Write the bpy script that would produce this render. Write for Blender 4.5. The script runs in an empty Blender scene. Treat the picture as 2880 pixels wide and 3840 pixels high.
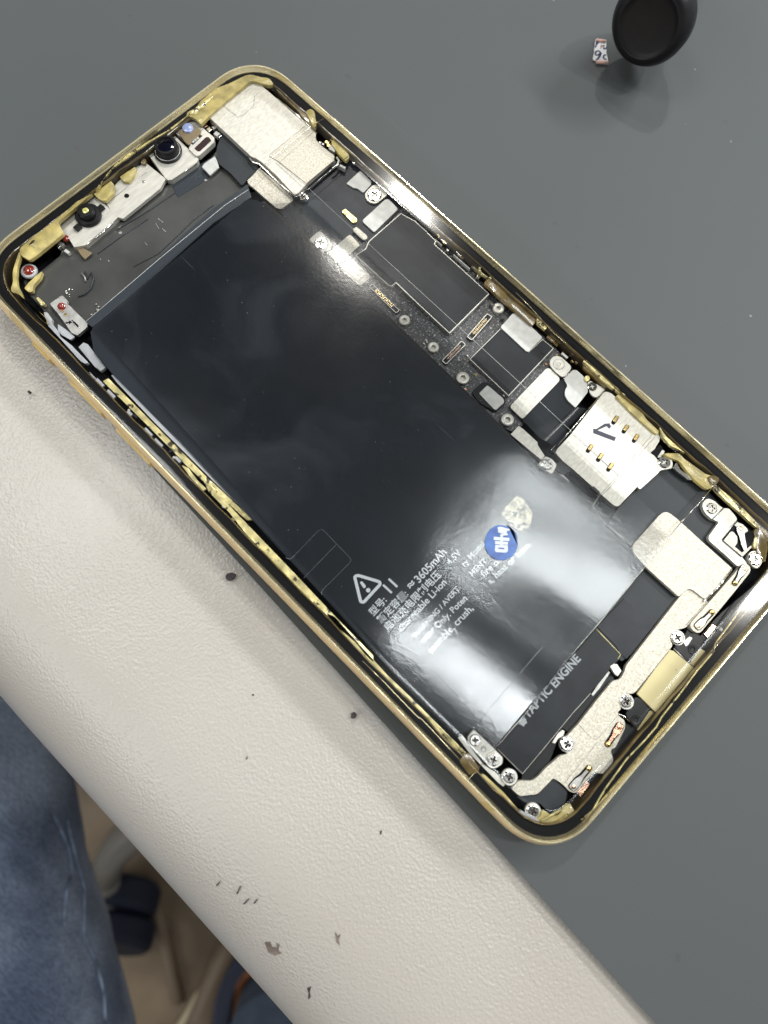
import bpy, bmesh, math, random
from mathutils import Vector, Matrix, noise
from mathutils.geometry import tessellate_polygon
random.seed(7)
S = 0.001                      # everything is authored in millimetres
sc = bpy.context.scene
COL = sc.collection

# ------------------------------------------------------------------ camera
F, CX, CY, RIMZ = 2500.0, 1440.0, 1920.0, 8.0
a_, b_, c_ = 2.949877, 0.124806, 0.775159
TV = Vector((-78.7574, -46.2817, 125.5557))
ROT = (Matrix.Rotation(c_, 3, 'Z') @ Matrix.Rotation(b_, 3, 'Y') @ Matrix.Rotation(a_, 3, 'X'))
CAMP = -(ROT.transposed() @ TV) + Vector((0, 0, RIMZ))
cam_d = bpy.data.cameras.new('camera'); cam = bpy.data.objects.new('camera', cam_d); COL.objects.link(cam)
cam_d.sensor_fit = 'HORIZONTAL'; cam_d.sensor_width = 36; cam_d.lens = 36 * F / 2880
cam_d.clip_start = 0.005; cam_d.clip_end = 20
cam.matrix_world = Matrix.Translation(CAMP * S) @ (ROT.transposed() @ Matrix.Diagonal((1, -1, -1))).to_4x4()
cam_d.dof.use_dof = True; cam_d.dof.focus_distance = 0.128; cam_d.dof.aperture_fstop = 20
sc.camera = cam

# ------------------------------------------------------------------ room light
world = bpy.data.worlds.new('World'); sc.world = world; world.use_nodes = True
wt = world.node_tree; bg = wt.nodes['Background']
wc = wt.nodes.new('ShaderNodeTexCoord'); wn = wt.nodes.new('ShaderNodeTexNoise'); wn.inputs['Scale'].default_value = 1.6
sp = wt.nodes.new('ShaderNodeSeparateXYZ'); wt.links.new(wc.outputs['Generated'], sp.inputs[0])
wa = wt.nodes.new('ShaderNodeMath'); wa.operation = 'MULTIPLY_ADD'; wa.inputs[1].default_value = .35; wt.links.new(wc.outputs['Generated'], wn.inputs['Vector'])
wt.links.new(wn.outputs['Fac'], wa.inputs[0]); wt.links.new(sp.outputs['Z'], wa.inputs[2])
wr = wt.nodes.new('ShaderNodeValToRGB'); wr.color_ramp.elements[0].position = .62; wr.color_ramp.elements[1].position = .92
wr.color_ramp.elements[0].color = (.95, .96, .95, 1); wr.color_ramp.elements[1].color = (.04, .048, .058, 1)
wt.links.new(wa.outputs[0], wr.inputs['Fac'])
wt.links.new(wr.outputs['Color'], bg.inputs['Color']); bg.inputs['Strength'].default_value = .62

def lamp(name, loc, size, power, target=(75, 35, 0), col=(1, .97, .9), sizey=None, shape='RECTANGLE', rz=0, spread=180):
    d = bpy.data.lights.new(name, 'AREA'); d.energy = power; d.color = col; d.shape = shape
    d.size = size * S; d.size_y = (sizey or size) * S; d.spread = math.radians(spread)
    o = bpy.data.objects.new(name, d); COL.objects.link(o)
    o.location = Vector(loc) * S
    if target is None: o.rotation_euler = (0, 0, rz)
    else: o.rotation_euler = (Vector(loc) - Vector(target)).to_track_quat('Z', 'Y').to_euler()
    return o
H_C = 1500.0
def ceiling_over(px, py, z=8.2):
    """where a ceiling lamp hangs whose mirror image in a flat sheet at height z is seen at that spot of the phone"""
    p = W3(px, py, z); d = p - CAMP; d.z = -d.z
    return p + d * ((H_C - z) / d.z)
def W3(px, py, z):
    d = ROT.transposed() @ Vector(((px - CX) / F, (py - CY) / F, 1))
    return CAMP + d * ((z - CAMP.z) / d.z)

sc.view_settings.view_transform = 'Standard'; sc.view_settings.look = 'None'
sc.view_settings.exposure = 0; sc.view_settings.gamma = 1
LP1 = ceiling_over(1535, 775); LP2 = ceiling_over(2815, 2190); LP3 = ceiling_over(1325, 925, 6.8)
lamp('ceiling_downlight', LP1, 60, 8.5, shape='DISK')
lamp('ceiling_downlight', LP2, 60, 7, shape='DISK')
lamp('ceiling_downlight', LP3, 60, 2.8, shape='DISK')
def ceil_xy(x, y, z=6.95):
    p = Vector((x, y, z)); d = p - CAMP; d.z = -d.z
    return p + d * ((H_C - z) / d.z)
lamp('unseen_glare_panel', ceil_xy(119, 38.5), 480, 6.0, target=None, sizey=235, rz=math.radians(16), col=(.93, .99, 1))  # unseen panel, sized and placed so its reflection makes the battery glare
lamp('unseen_glare_tube', ceil_xy(121, 12.4), 400, 2.2, target=None, sizey=60, rz=math.radians(12), col=(.93, .98, 1))  # unseen tube, added so the gap leaves a dark wedge in the glare
lamp('room_tube_light', (-600, -1900, 1300), 1500, 11, sizey=200, col=(1, .98, .93))
lamp('room_tube_light', (450, 1500, 1250), 900, 24, sizey=130, col=(.95, .98, 1))

LP4 = ceiling_over(120, 1950, -1.6)
lamp('unseen_glare_panel', LP4, 500, 8, target=None, sizey=400, rz=math.radians(25), col=(.97, 1, 1))  # unseen panel, placed so its reflection gives the bench its sheen

# ------------------------------------------------------------------ materials
def new_mat(name):
    m = bpy.data.materials.new(name); m.use_nodes = True
    nt = m.node_tree; return m, nt, nt.nodes['Principled BSDF']
def N(nt, kind, **kw):
    n = nt.nodes.new(kind)
    for k, v in kw.items():
        if k in n.inputs: n.inputs[k].default_value = v
        else: setattr(n, k, v)
    return n
def mat(name, col, rough=.5, metal=0., bump=0., bscale=1500., var=0., vscale=200., coat=0., col2=None, spots=None, stretch=None,
        rvar=0., detail=4., coat_rough=.05, spec=None, trans=0.):
    m, nt, b = new_mat(name)
    b.inputs['Base Color'].default_value = (*col, 1); b.inputs['Roughness'].default_value = rough
    b.inputs['Metallic'].default_value = metal; b.inputs['Coat Weight'].default_value = coat
    b.inputs['Coat Roughness'].default_value = coat_rough; b.inputs['Transmission Weight'].default_value = trans
    if spec is not None: b.inputs['Specular IOR Level'].default_value = spec
    tc = N(nt, 'ShaderNodeTexCoord'); v = tc.outputs['Object']
    if stretch:
        mp = N(nt, 'ShaderNodeMapping'); mp.inputs['Scale'].default_value = stretch
        nt.links.new(v, mp.inputs['Vector']); v = mp.outputs['Vector']
    base = None
    if var or col2:
        n = N(nt, 'ShaderNodeTexNoise', Scale=vscale, Detail=detail); nt.links.new(v, n.inputs['Vector'])
        r = N(nt, 'ShaderNodeValToRGB'); r.color_ramp.elements[0].position = .35; r.color_ramp.elements[1].position = .66
        c2 = col2 or tuple(min(1, x * (1 + var)) for x in col)
        c1 = col if col2 else tuple(x * (1 - var) for x in col)
        r.color_ramp.elements[0].color = (*c1, 1); r.color_ramp.elements[1].color = (*c2, 1)
        nt.links.new(n.outputs['Fac'], r.inputs['Fac']); base = r.outputs['Color']
    if spots:
        sscale, thr, scol = spots
        n = N(nt, 'ShaderNodeTexNoise', Scale=sscale, Detail=2.); nt.links.new(tc.outputs['Object'], n.inputs['Vector'])
        r = N(nt, 'ShaderNodeValToRGB'); r.color_ramp.elements[0].position = thr; r.color_ramp.elements[1].position = thr + .05
        r.color_ramp.elements[0].color = (0, 0, 0, 1); r.color_ramp.elements[1].color = (1, 1, 1, 1)
        nt.links.new(n.outputs['Fac'], r.inputs['Fac'])
        mx = N(nt, 'ShaderNodeMix', data_type='RGBA'); mx.inputs[7].default_value = (*scol, 1)
        if base: nt.links.new(base, mx.inputs[6])
        else: mx.inputs[6].default_value = (*col, 1)
        nt.links.new(r.outputs['Color'], mx.inputs[0]); base = mx.outputs[2]
    if base: nt.links.new(base, b.inputs['Base Color'])
    if rvar:
        n = N(nt, 'ShaderNodeTexNoise', Scale=vscale * 1.7, Detail=3.); nt.links.new(v, n.inputs['Vector'])
        mr = N(nt, 'ShaderNodeMapRange'); mr.inputs[1].default_value = .3; mr.inputs[2].default_value = .7
        mr.inputs[3].default_value = max(.02, rough - rvar); mr.inputs[4].default_value = rough + rvar
        nt.links.new(n.outputs['Fac'], mr.inputs[0]); nt.links.new(mr.outputs[0], b.inputs['Roughness'])
    if bump:
        n = N(nt, 'ShaderNodeTexNoise', Scale=bscale, Detail=3.); nt.links.new(v, n.inputs['Vector'])
        bp = N(nt, 'ShaderNodeBump', Strength=1., Distance=bump * S); nt.links.new(n.outputs['Fac'], bp.inputs['Height'])
        nt.links.new(bp.outputs['Normal'], b.inputs['Normal'])
        if coat: nt.links.new(bp.outputs['Normal'], b.inputs['Coat Normal'])
    return m

M = {}
M['gold'] = mat('gold_frame', (.90, .70, .40), .33, .8, var=.08, vscale=90, rvar=.06)
M['gold_edge'] = mat('gold_polished_edge', (.95, .84, .54), .2, .8, bump=.02, bscale=700, rvar=.06)
M['gold_in'] = mat('gold_inner', (.72, .58, .28), .38, .8, bump=.06, bscale=900, var=.25, vscale=500)
M['yplast'] = mat('yellow_band', (.62, .45, .15), .35, 0, var=.1)
M['glue'] = mat('yellow_glue', (.50, .41, .15), .38, 0, bump=.22, bscale=450, var=.32, vscale=420, coat=.3)
M['gluepale'] = mat('pale_glue', (.60, .52, .24), .32, .3, bump=.16, bscale=600, var=.35, vscale=500, coat=.5, spots=(650, .60, (.05, .04, .02)))
M['glueb'] = mat('amber_glue', (.17, .12, .045), .25, 0, bump=.10, bscale=400, var=.35, vscale=300, coat=.8)
M['black'] = mat('black_gasket', (.006, .006, .007), .5, 0, bump=.015, bscale=300, spec=.08)
M['pit'] = mat('dark_cavity', (.006, .006, .008), .5, spec=.1, var=.4, vscale=300)
M['smoke'] = mat('smoky_film', (.058, .058, .055), .22, 0, bump=.12, bscale=90, var=.25, vscale=90, coat=.5, coat_rough=.15)
M['battery'] = mat('battery_wrap', (.0105, .0145, .021), .42, 0, spec=.2, bump=.012, bscale=1800, var=.22, vscale=45, rvar=.08)
M['flap'] = mat('battery_flap', (.030, .037, .045), .3, 0, spec=.3, bump=.05, bscale=160, stretch=(3, .4, 1))
M['flex'] = mat('flex_tape', (.030, .034, .038), .42, 0, spec=.2, bump=.02, bscale=900, var=.12, vscale=120)
M['flexdark'] = mat('dark_tape', (.017, .019, .025), .38, 0, spec=.2, bump=.03, bscale=500, var=.3, vscale=160)
M['flexgloss'] = mat('glossy_flex', (.026, .029, .032), .22, 0, spec=.2, var=.2, vscale=120)
M['pcb'] = mat('black_circuit_board', (.036, .036, .038), .42, 0, bump=.09, bscale=2600, var=.6, vscale=2200,
               spots=(2400, .60, (.26, .26, .26)), detail=2)
M['shield'] = mat('chip_shield', (.015, .017, .020), .40, 0, spec=.2, bump=.01, bscale=1200, var=.25, vscale=180)
M['silver'] = mat('brushed_steel', (.58, .56, .505), .44, .4, bump=.012, bscale=1200, stretch=(2.2, .5, 1), var=.10, vscale=700, rvar=.05)
M['grain'] = mat('grained_steel', (.54, .51, .43), .5, .3, bump=.03, bscale=3600, var=.22, vscale=3400, spots=(2600, .62, (.40, .31, .19)))
M['brushed'] = mat('scratched_steel', (.56, .54, .48), .45, .4, bump=.035, bscale=1500, var=.12, vscale=1400, stretch=(1.8, .6, 1))
M['label'] = mat('silver_label', (.50, .50, .475), .5, .2, bump=.04, bscale=1500, var=.09, vscale=800)
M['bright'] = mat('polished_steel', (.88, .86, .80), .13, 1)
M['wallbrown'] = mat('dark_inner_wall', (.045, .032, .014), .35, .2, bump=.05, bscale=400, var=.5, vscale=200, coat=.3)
M['glare_paint'] = mat('painted_glare', (.60, .56, .42), .6, 0, bump=.2, bscale=1500, var=.5, vscale=900, spots=(1100, .55, (.06, .065, .07)))  # colour of the painted yellowish glare patch on the battery
M['recess'] = mat('screw_recess', (.06, .045, .04), .5, .4)  # darker than the head: shade painted into the cross so it reads
M['dull'] = mat('dull_steel', (.42, .41, .39), .42, .8, bump=.03, var=.2, vscale=600)
M['pale'] = mat('pale_grey_tape', (.40, .41, .43), .45, .1, var=.12, vscale=300, bump=.03)
M['gold_pin'] = mat('gold_contact', (.85, .62, .26), .22, 1)
M['copper'] = mat('copper_contact', (.66, .38, .25), .25, .9, var=.2, vscale=900, bump=.05)
M['blackp'] = mat('black_plastic', (.014, .014, .015), .33, 0, spec=.2, bump=.02, bscale=600)
M['rubber'] = mat('black_rubber', (.006, .006, .007), .42, 0, spec=.25, bump=.05, bscale=500, rvar=.08, vscale=80)
M['lens'] = mat('dark_lens', (.003, .003, .010), .05, 0, coat=1)
M['bluelens'] = mat('bluish_diffuser', (.36, .44, .74), .25, 0, coat=.5)
M['amberlens'] = mat('yellow_lens_spot', (.75, .66, .24), .2, .3, var=.5, vscale=3000)
M['brown'] = mat('brown_sensor', (.26, .20, .12), .3, .3, coat=.3)
M['maroon'] = mat('maroon_slot', (.030, .012, .013), .25, 0, coat=.5)
M['red'] = mat('red_thread_lock', (.22, .025, .018), .12, 0, coat=1, bump=.15, bscale=500)
M['window'] = mat('yellow_window', (.58, .50, .25), .45, 0, var=.05, vscale=150, spots=(700, .73, (.20, .15, .06)))
M['print'] = mat('white_print', (.80, .84, .87), .6)
M['printfade'] = mat('faded_print', (.66, .70, .72), .6)
M['greyprint'] = mat('grey_print', (.27, .29, .30), .5)
M['ink'] = mat('dark_ink', (.03, .03, .055), .3)
M['scratch'] = mat('film_edge_line', (.50, .50, .47), .25, .2)
M['sticker'] = mat('blue_sticker', (.014, .055, .25), .32, 0, col2=(.03, .13, .42), vscale=420)
M['stickerw'] = mat('sticker_white', (.55, .58, .62), .5)
M['paper'] = mat('white_paper', (.66, .67, .69), .6, var=.04, vscale=500)
M['pink'] = mat('pink_paper', (.62, .40, .35), .6, var=.08, vscale=500)
M['redink'] = mat('red_ink', (.35, .13, .11), .6)
M['navyink'] = mat('navy_ink', (.018, .022, .075), .5)

def film_mat():
    m, nt, b = new_mat('clear_plastic_film'); nt.nodes.remove(b); out = nt.nodes['Material Output']
    tr = N(nt, 'ShaderNodeBsdfTransparent'); gl = N(nt, 'ShaderNodeBsdfGlossy', Roughness=.16)
    fr = N(nt, 'ShaderNodeFresnel', IOR=1.68)
    tc = N(nt, 'ShaderNodeTexCoord'); n = N(nt, 'ShaderNodeTexNoise', Scale=1500., Detail=2.)
    n2 = N(nt, 'ShaderNodeTexNoise', Scale=60., Detail=5.)
    nt.links.new(tc.outputs['Object'], n.inputs['Vector']); nt.links.new(tc.outputs['Object'], n2.inputs['Vector'])
    bp = N(nt, 'ShaderNodeBump', Strength=1., Distance=.006 * S); nt.links.new(n.outputs['Fac'], bp.inputs['Height'])
    nt.links.new(bp.outputs['Normal'], gl.inputs['Normal'])
    mr = N(nt, 'ShaderNodeMapRange'); mr.inputs[1].default_value = .3; mr.inputs[2].default_value = .7
    mr.inputs[3].default_value = .085; mr.inputs[4].default_value = .14
    nt.links.new(n2.outputs['Fac'], mr.inputs[0]); nt.links.new(mr.outputs[0], gl.inputs['Roughness'])
    mx = N(nt, 'ShaderNodeMixShader'); nt.links.new(fr.outputs[0], mx.inputs[0])
    nt.links.new(tr.outputs[0], mx.inputs[1]); nt.links.new(gl.outputs[0], mx.inputs[2])
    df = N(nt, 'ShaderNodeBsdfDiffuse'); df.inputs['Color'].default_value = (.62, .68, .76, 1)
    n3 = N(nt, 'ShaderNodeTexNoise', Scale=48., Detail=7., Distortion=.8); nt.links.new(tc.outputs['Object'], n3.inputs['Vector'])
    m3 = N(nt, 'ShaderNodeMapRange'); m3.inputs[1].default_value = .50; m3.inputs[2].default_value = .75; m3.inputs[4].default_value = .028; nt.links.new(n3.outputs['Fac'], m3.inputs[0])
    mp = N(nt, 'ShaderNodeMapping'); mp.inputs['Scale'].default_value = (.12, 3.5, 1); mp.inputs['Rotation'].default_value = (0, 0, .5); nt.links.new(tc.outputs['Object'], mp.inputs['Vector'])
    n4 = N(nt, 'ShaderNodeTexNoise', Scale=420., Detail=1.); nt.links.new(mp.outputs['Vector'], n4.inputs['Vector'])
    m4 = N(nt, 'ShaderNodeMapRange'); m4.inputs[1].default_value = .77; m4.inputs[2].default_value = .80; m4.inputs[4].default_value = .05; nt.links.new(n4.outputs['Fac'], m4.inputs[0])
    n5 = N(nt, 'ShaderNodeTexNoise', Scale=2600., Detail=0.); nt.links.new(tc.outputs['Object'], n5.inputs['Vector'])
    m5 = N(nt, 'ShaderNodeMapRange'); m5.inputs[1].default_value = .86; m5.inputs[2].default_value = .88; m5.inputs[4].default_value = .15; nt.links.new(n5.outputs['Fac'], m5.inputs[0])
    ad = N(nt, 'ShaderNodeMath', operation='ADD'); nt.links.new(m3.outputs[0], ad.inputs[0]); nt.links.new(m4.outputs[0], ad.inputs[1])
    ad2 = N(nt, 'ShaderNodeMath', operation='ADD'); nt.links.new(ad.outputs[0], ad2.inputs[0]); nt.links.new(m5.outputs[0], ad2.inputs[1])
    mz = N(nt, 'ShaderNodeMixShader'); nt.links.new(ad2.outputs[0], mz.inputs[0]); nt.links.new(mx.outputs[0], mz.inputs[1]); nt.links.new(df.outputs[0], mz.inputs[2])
    nt.links.new(mz.outputs[0], out.inputs[0])
    return m
M['film'] = film_mat()
def glass_mat():
    m, nt, b = new_mat('clear_bezel'); nt.nodes.remove(b); out = nt.nodes['Material Output']
    tr = N(nt, 'ShaderNodeBsdfTransparent'); gl = N(nt, 'ShaderNodeBsdfGlossy', Roughness=.11)
    fr = N(nt, 'ShaderNodeFresnel', IOR=1.45)
    mx = N(nt, 'ShaderNodeMixShader'); nt.links.new(fr.outputs[0], mx.inputs[0])
    nt.links.new(tr.outputs[0], mx.inputs[1]); nt.links.new(gl.outputs[0], mx.inputs[2]); nt.links.new(mx.outputs[0], out.inputs[0])
    return m
M['glass'] = glass_mat()

def mat_mat():          # grey rubber work mat
    m, nt, b = new_mat('grey_rubber_mat')
    tc = N(nt, 'ShaderNodeTexCoord')
    n = N(nt, 'ShaderNodeTexNoise', Scale=9., Detail=8.); r = N(nt, 'ShaderNodeValToRGB')
    r.color_ramp.elements[0].color = (.062, .071, .071, 1); r.color_ramp.elements[1].color = (.070, .076, .079, 1)
    r.color_ramp.elements[0].position = .35; r.color_ramp.elements[1].position = .65
    nt.links.new(tc.outputs['Object'], n.inputs['Vector']); nt.links.new(n.outputs['Fac'], r.inputs['Fac'])
    col = r.outputs['Color']
    for scale, thr, c, st in ((260, .765, (.062, .062, .064), (1, 1, 1)), (420, .80, (.28, .28, .27), (1, 1, 1)), (150, .79, (.13, .13, .13), (.12, 3.2, 1))):
        mp = N(nt, 'ShaderNodeMapping'); mp.inputs['Scale'].default_value = st; mp.inputs['Rotation'].default_value = (0, 0, .7)
        nt.links.new(tc.outputs['Object'], mp.inputs['Vector'])
        s = N(nt, 'ShaderNodeTexNoise', Scale=float(scale), Detail=1.); nt.links.new(mp.outputs['Vector'], s.inputs['Vector'])
        rr = N(nt, 'ShaderNodeValToRGB'); rr.color_ramp.elements[0].position = thr; rr.color_ramp.elements[1].position = thr + .03
        rr.color_ramp.elements[0].color = (0, 0, 0, 1); rr.color_ramp.elements[1].color = (.8, .8, .8, 1)
        nt.links.new(s.outputs['Fac'], rr.inputs['Fac'])
        mx = N(nt, 'ShaderNodeMix', data_type='RGBA'); mx.inputs[7].default_value = (*c, 1)
        nt.links.new(col, mx.inputs[6]); nt.links.new(rr.outputs['Color'], mx.inputs[0]); col = mx.outputs[2]
    nt.links.new(col, b.inputs['Base Color']); b.inputs['Roughness'].default_value = .62; b.inputs['Specular IOR Level'].default_value = .35
    nb = N(nt, 'ShaderNodeTexNoise', Scale=1500., Detail=2.); nt.links.new(tc.outputs['Object'], nb.inputs['Vector'])
    bp = N(nt, 'ShaderNodeBump', Strength=1., Distance=.012 * S); nt.links.new(nb.outputs['Fac'], bp.inputs['Height']); nt.links.new(bp.outputs['Normal'], b.inputs['Normal'])
    return m
M['mat'] = mat_mat()

def leather_mat():
    m, nt, b = new_mat('cream_leatherette')
    tc = N(nt, 'ShaderNodeTexCoord'); v = tc.outputs['Object']
    n = N(nt, 'ShaderNodeTexNoise', Scale=14., Detail=6.); nt.links.new(v, n.inputs['Vector'])
    r = N(nt, 'ShaderNodeValToRGB'); r.color_ramp.elements[0].color = (.40, .368, .330, 1); r.color_ramp.elements[1].color = (.44, .412, .375, 1)
    r.color_ramp.elements[0].position = .35; r.color_ramp.elements[1].position = .65
    nt.links.new(n.outputs['Fac'], r.inputs['Fac'])
    s = N(nt, 'ShaderNodeTexNoise', Scale=210., Detail=3.); nt.links.new(v, s.inputs['Vector'])
    rr = N(nt, 'ShaderNodeValToRGB'); rr.color_ramp.elements[0].position = .80; rr.color_ramp.elements[1].position = .82
    rr.color_ramp.elements[0].color = (0, 0, 0, 1); nt.links.new(s.outputs['Fac'], rr.inputs['Fac'])
    mx = N(nt, 'ShaderNodeMix', data_type='RGBA'); mx.inputs[7].default_value = (.17, .14, .12, 1)
    nt.links.new(r.outputs['Color'], mx.inputs[6]); nt.links.new(rr.outputs['Color'], mx.inputs[0]); nt.links.new(mx.outputs[2], b.inputs['Base Color'])
    b.inputs['Roughness'].default_value = .29; b.inputs['Specular IOR Level'].default_value = .5
    vo = N(nt, 'ShaderNodeTexVoronoi', Scale=2000., feature='SMOOTH_F1'); nt.links.new(v, vo.inputs['Vector'])
    nn = N(nt, 'ShaderNodeTexNoise', Scale=1900., Detail=3.); nt.links.new(v, nn.inputs['Vector'])
    ad = N(nt, 'ShaderNodeMath', operation='ADD'); nt.links.new(vo.outputs['Distance'], ad.inputs[0]); nt.links.new(nn.outputs['Fac'], ad.inputs[1])
    # smooth worn zone fades the grain
    wz = N(nt, 'ShaderNodeTexNoise', Scale=11., Detail=2.); nt.links.new(v, wz.inputs['Vector'])
    mr = N(nt, 'ShaderNodeMapRange'); mr.inputs[1].default_value = .40; mr.inputs[2].default_value = .60; mr.inputs[3].default_value = .25; mr.inputs[4].default_value = 1
    nt.links.new(wz.outputs['Fac'], mr.inputs[0])
    bp = N(nt, 'ShaderNodeBump', Strength=.8, Distance=.11 * S); nt.links.new(mr.outputs[0], bp.inputs['Strength'])
    nt.links.new(ad.outputs[0], bp.inputs['Height']); nt.links.new(bp.outputs['Normal'], b.inputs['Normal'])
    return m
M['leather'] = leather_mat()

def denim_mat():
    m, nt, b = new_mat('blue_denim')
    tc = N(nt, 'ShaderNodeTexCoord'); v = tc.outputs['Object']
    n = N(nt, 'ShaderNodeTexNoise', Scale=22., Detail=6.); nt.links.new(v, n.inputs['Vector'])
    r = N(nt, 'ShaderNodeValToRGB'); r.color_ramp.elements[0].color = (.062, .088, .145, 1); r.color_ramp.elements[1].color = (.26, .32, .42, 1)
    r.color_ramp.elements[0].position = .34; r.color_ramp.elements[1].position = .68; nt.links.new(n.outputs['Fac'], r.inputs['Fac'])
    mp = N(nt, 'ShaderNodeMapping'); mp.inputs['Rotation'].default_value = (.2, .3, .9); mp.inputs['Scale'].default_value = (.35, 2.2, 1)
    nt.links.new(v, mp.inputs['Vector'])
    wv = N(nt, 'ShaderNodeTexNoise', Scale=900., Detail=3.); nt.links.new(mp.outputs['Vector'], wv.inputs['Vector'])
    r2 = N(nt, 'ShaderNodeValToRGB'); r2.color_ramp.elements[0].position = .3; r2.color_ramp.elements[1].position = .7
    r2.color_ramp.elements[0].color = (.42, .43, .48, 1); nt.links.new(wv.outputs['Fac'], r2.inputs['Fac'])
    mx = N(nt, 'ShaderNodeMix', data_type='RGBA', blend_type='MULTIPLY'); mx.inputs[0].default_value = .9
    nt.links.new(r.outputs['Color'], mx.inputs[6]); nt.links.new(r2.outputs['Color'], mx.inputs[7]); nt.links.new(mx.outputs[2], b.inputs['Base Color'])
    b.inputs['Roughness'].default_value = .9
    bp = N(nt, 'ShaderNodeBump', Strength=.8, Distance=.3 * S); nt.links.new(wv.outputs['Fac'], bp.inputs['Height']); nt.links.new(bp.outputs['Normal'], b.inputs['Normal'])
    return m
M['denim'] = denim_mat()
M['seam'] = mat('denim_seam', (.115, .15, .215), .9, var=.7, vscale=160, bump=.3, bscale=300)
M['floor'] = mat('brown_floor', (.20, .15, .10), .34, 0, var=.4, vscale=13, rvar=.08)

# ------------------------------------------------------------------ geometry helpers
CROP = {'A': (0, 200, 800), 'B': (700, 200, 800), 'C': (1100, 600, 800), 'D': (1500, 1000, 800), 'E': (1800, 1300, 800), 'F': (2080, 1700, 800),
        'G': (2080, 2200, 800), 'H': (1600, 2500, 800), 'a': (0, 900, 600), 'b': (250, 1250, 700), 'c': (700, 1800, 700), 'd': (1250, 1950, 800),
        'e': (1200, 2300, 700), 'f': (0, 2500, 1340), 'j': (0, 3000, 1000), 'k': (600, 2400, 1300), 'm': (2400, 1700, 480), 's': (1780, 1930, 240),
        't': (1900, 2350, 450), 'p': (2200, 130, 120), 'o': (0, 0, 1659)}
def T(c, *pts):
    """survey sheet c -> measuring coordinates shared by every sheet"""
    x0, y0, w = CROP[c]; k = w / 1659.
    return [(x0 + x * k, y0 + y * k) for x, y in pts]
def tag(o, label=None, cat=None, group=None, kind=None):
    if label: o['label'] = label
    if cat: o['category'] = cat
    if group: o['group'] = group
    if kind: o['kind'] = kind
    return o
ROOTS = {}
def empty(name, loc, label, cat, group=None):
    o = bpy.data.objects.new(name, None); COL.objects.link(o); o.location = Vector(loc) * S; o.empty_display_size = .01
    return tag(o, label, cat, group)
def wloc(o):
    v = Vector((0, 0, 0))
    while o: v = v + o.location; o = o.parent
    return v
def finish(bm, name, m, parent=None, smooth=False, at=None):
    """bm is in world millimetres; link as one mesh object (origin at `at` or the parent's origin)"""
    base = wloc(parent) if parent else Vector((0, 0, 0))
    o_w = Vector(at) * S if at is not None else base
    for v in bm.verts: v.co = v.co * S - o_w
    me = bpy.data.meshes.new(name); bm.normal_update(); bm.to_mesh(me); bm.free()
    me.materials.append(m if not isinstance(m, str) else M[m])
    if smooth:
        for p in me.polygons: p.use_smooth = True
    o = bpy.data.objects.new(name, me); COL.objects.link(o)
    if parent: o.parent = parent
    o.location = o_w - base
    return o
def area2(p): return sum(p[i][0] * p[(i + 1) % len(p)][1] - p[(i + 1) % len(p)][0] * p[i][1] for i in range(len(p))) / 2
def rounded(pts, r):
    if r <= 0: return pts
    out = []; n = len(pts)
    for i in range(n):
        p0, p, p1 = Vector(pts[i - 1]), Vector(pts[i]), Vector(pts[(i + 1) % n])
        d0 = (p0 - p); d1 = (p1 - p); l0, l1 = d0.length, d1.length
        if l0 < 1e-6 or l1 < 1e-6: continue
        ang = d0.angle(d1)
        if ang > 2.9: out.append(tuple(p)); continue
        k = min(r, l0 * .45, l1 * .45); q0 = p + d0 / l0 * k; q1 = p + d1 / l1 * k
        for t in (0, .33, .67, 1):
            out.append(tuple((q0.lerp(p, t)).lerp(p.lerp(q1, t), t)))
    return out
def prism(bm, xy, z, th, bev=.0, wob=0):
    if area2(xy) < 0: xy = xy[::-1]
    clean = []
    for q in xy:
        if not clean or (Vector(q) - Vector(clean[-1])).length > .02: clean.append(q)
    xy = clean
    top = [bm.verts.new((x, y, z)) for x, y in xy]; f = bm.faces.new(top)
    bot = [bm.verts.new((x, y, z - th)) for x, y in xy]; n = len(xy)
    sides = [bm.faces.new((top[i], bot[i], bot[(i + 1) % n], top[(i + 1) % n])) for i in range(n)]
    if bev > 0:
        bmesh.ops.bevel(bm, geom=list(f.edges), offset=bev, segments=2, profile=.5, affect='EDGES', clamp_overlap=True)
def plate(name, pts, z, th, m, parent, r=.25, bev=.05, label=None):
    xy = [tuple(W3(x, y, z).xy) for x, y in pts]
    bm = bmesh.new(); prism(bm, rounded(xy, r), z, th, bev)
    o = finish(bm, name, m, parent)
    if label: o['label'] = label
    return o
def tube(name, pts3, rad, m, parent, seg=8, smooth=True, flat=1.0, closed=False):
    """pts3 world mm; rad float or list"""
    bm = bmesh.new(); rings = []; n = len(pts3)
    for i, p in enumerate(pts3):
        p = Vector(p)
        if closed: d = Vector(pts3[(i + 1) % n]) - Vector(pts3[i - 1])
        else: d = Vector(pts3[min(i + 1, n - 1)]) - Vector(pts3[max(i - 1, 0)])
        d.normalize(); u = Vector((0, 0, 1)) if abs(d.z) < .95 else Vector((1, 0, 0))
        s_ = d.cross(u).normalized(); u = s_.cross(d).normalized()
        rr = rad[i] if isinstance(rad, (list, tuple)) else rad
        rings.append([bm.verts.new(p + (s_ * math.cos(2 * math.pi * k / seg) + u * flat * math.sin(2 * math.pi * k / seg)) * rr) for k in range(seg)])
    for i in range(n if closed else n - 1):
        A, B = rings[i], rings[(i + 1) % n]
        for k in range(seg): bm.faces.new((A[k], A[(k + 1) % seg], B[(k + 1) % seg], B[k]))
    if not closed: bm.faces.new(rings[0][::-1]); bm.faces.new(rings[-1])
    bmesh.ops.recalc_face_normals(bm, faces=bm.faces)
    return finish(bm, name, m, parent, smooth)
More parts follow.
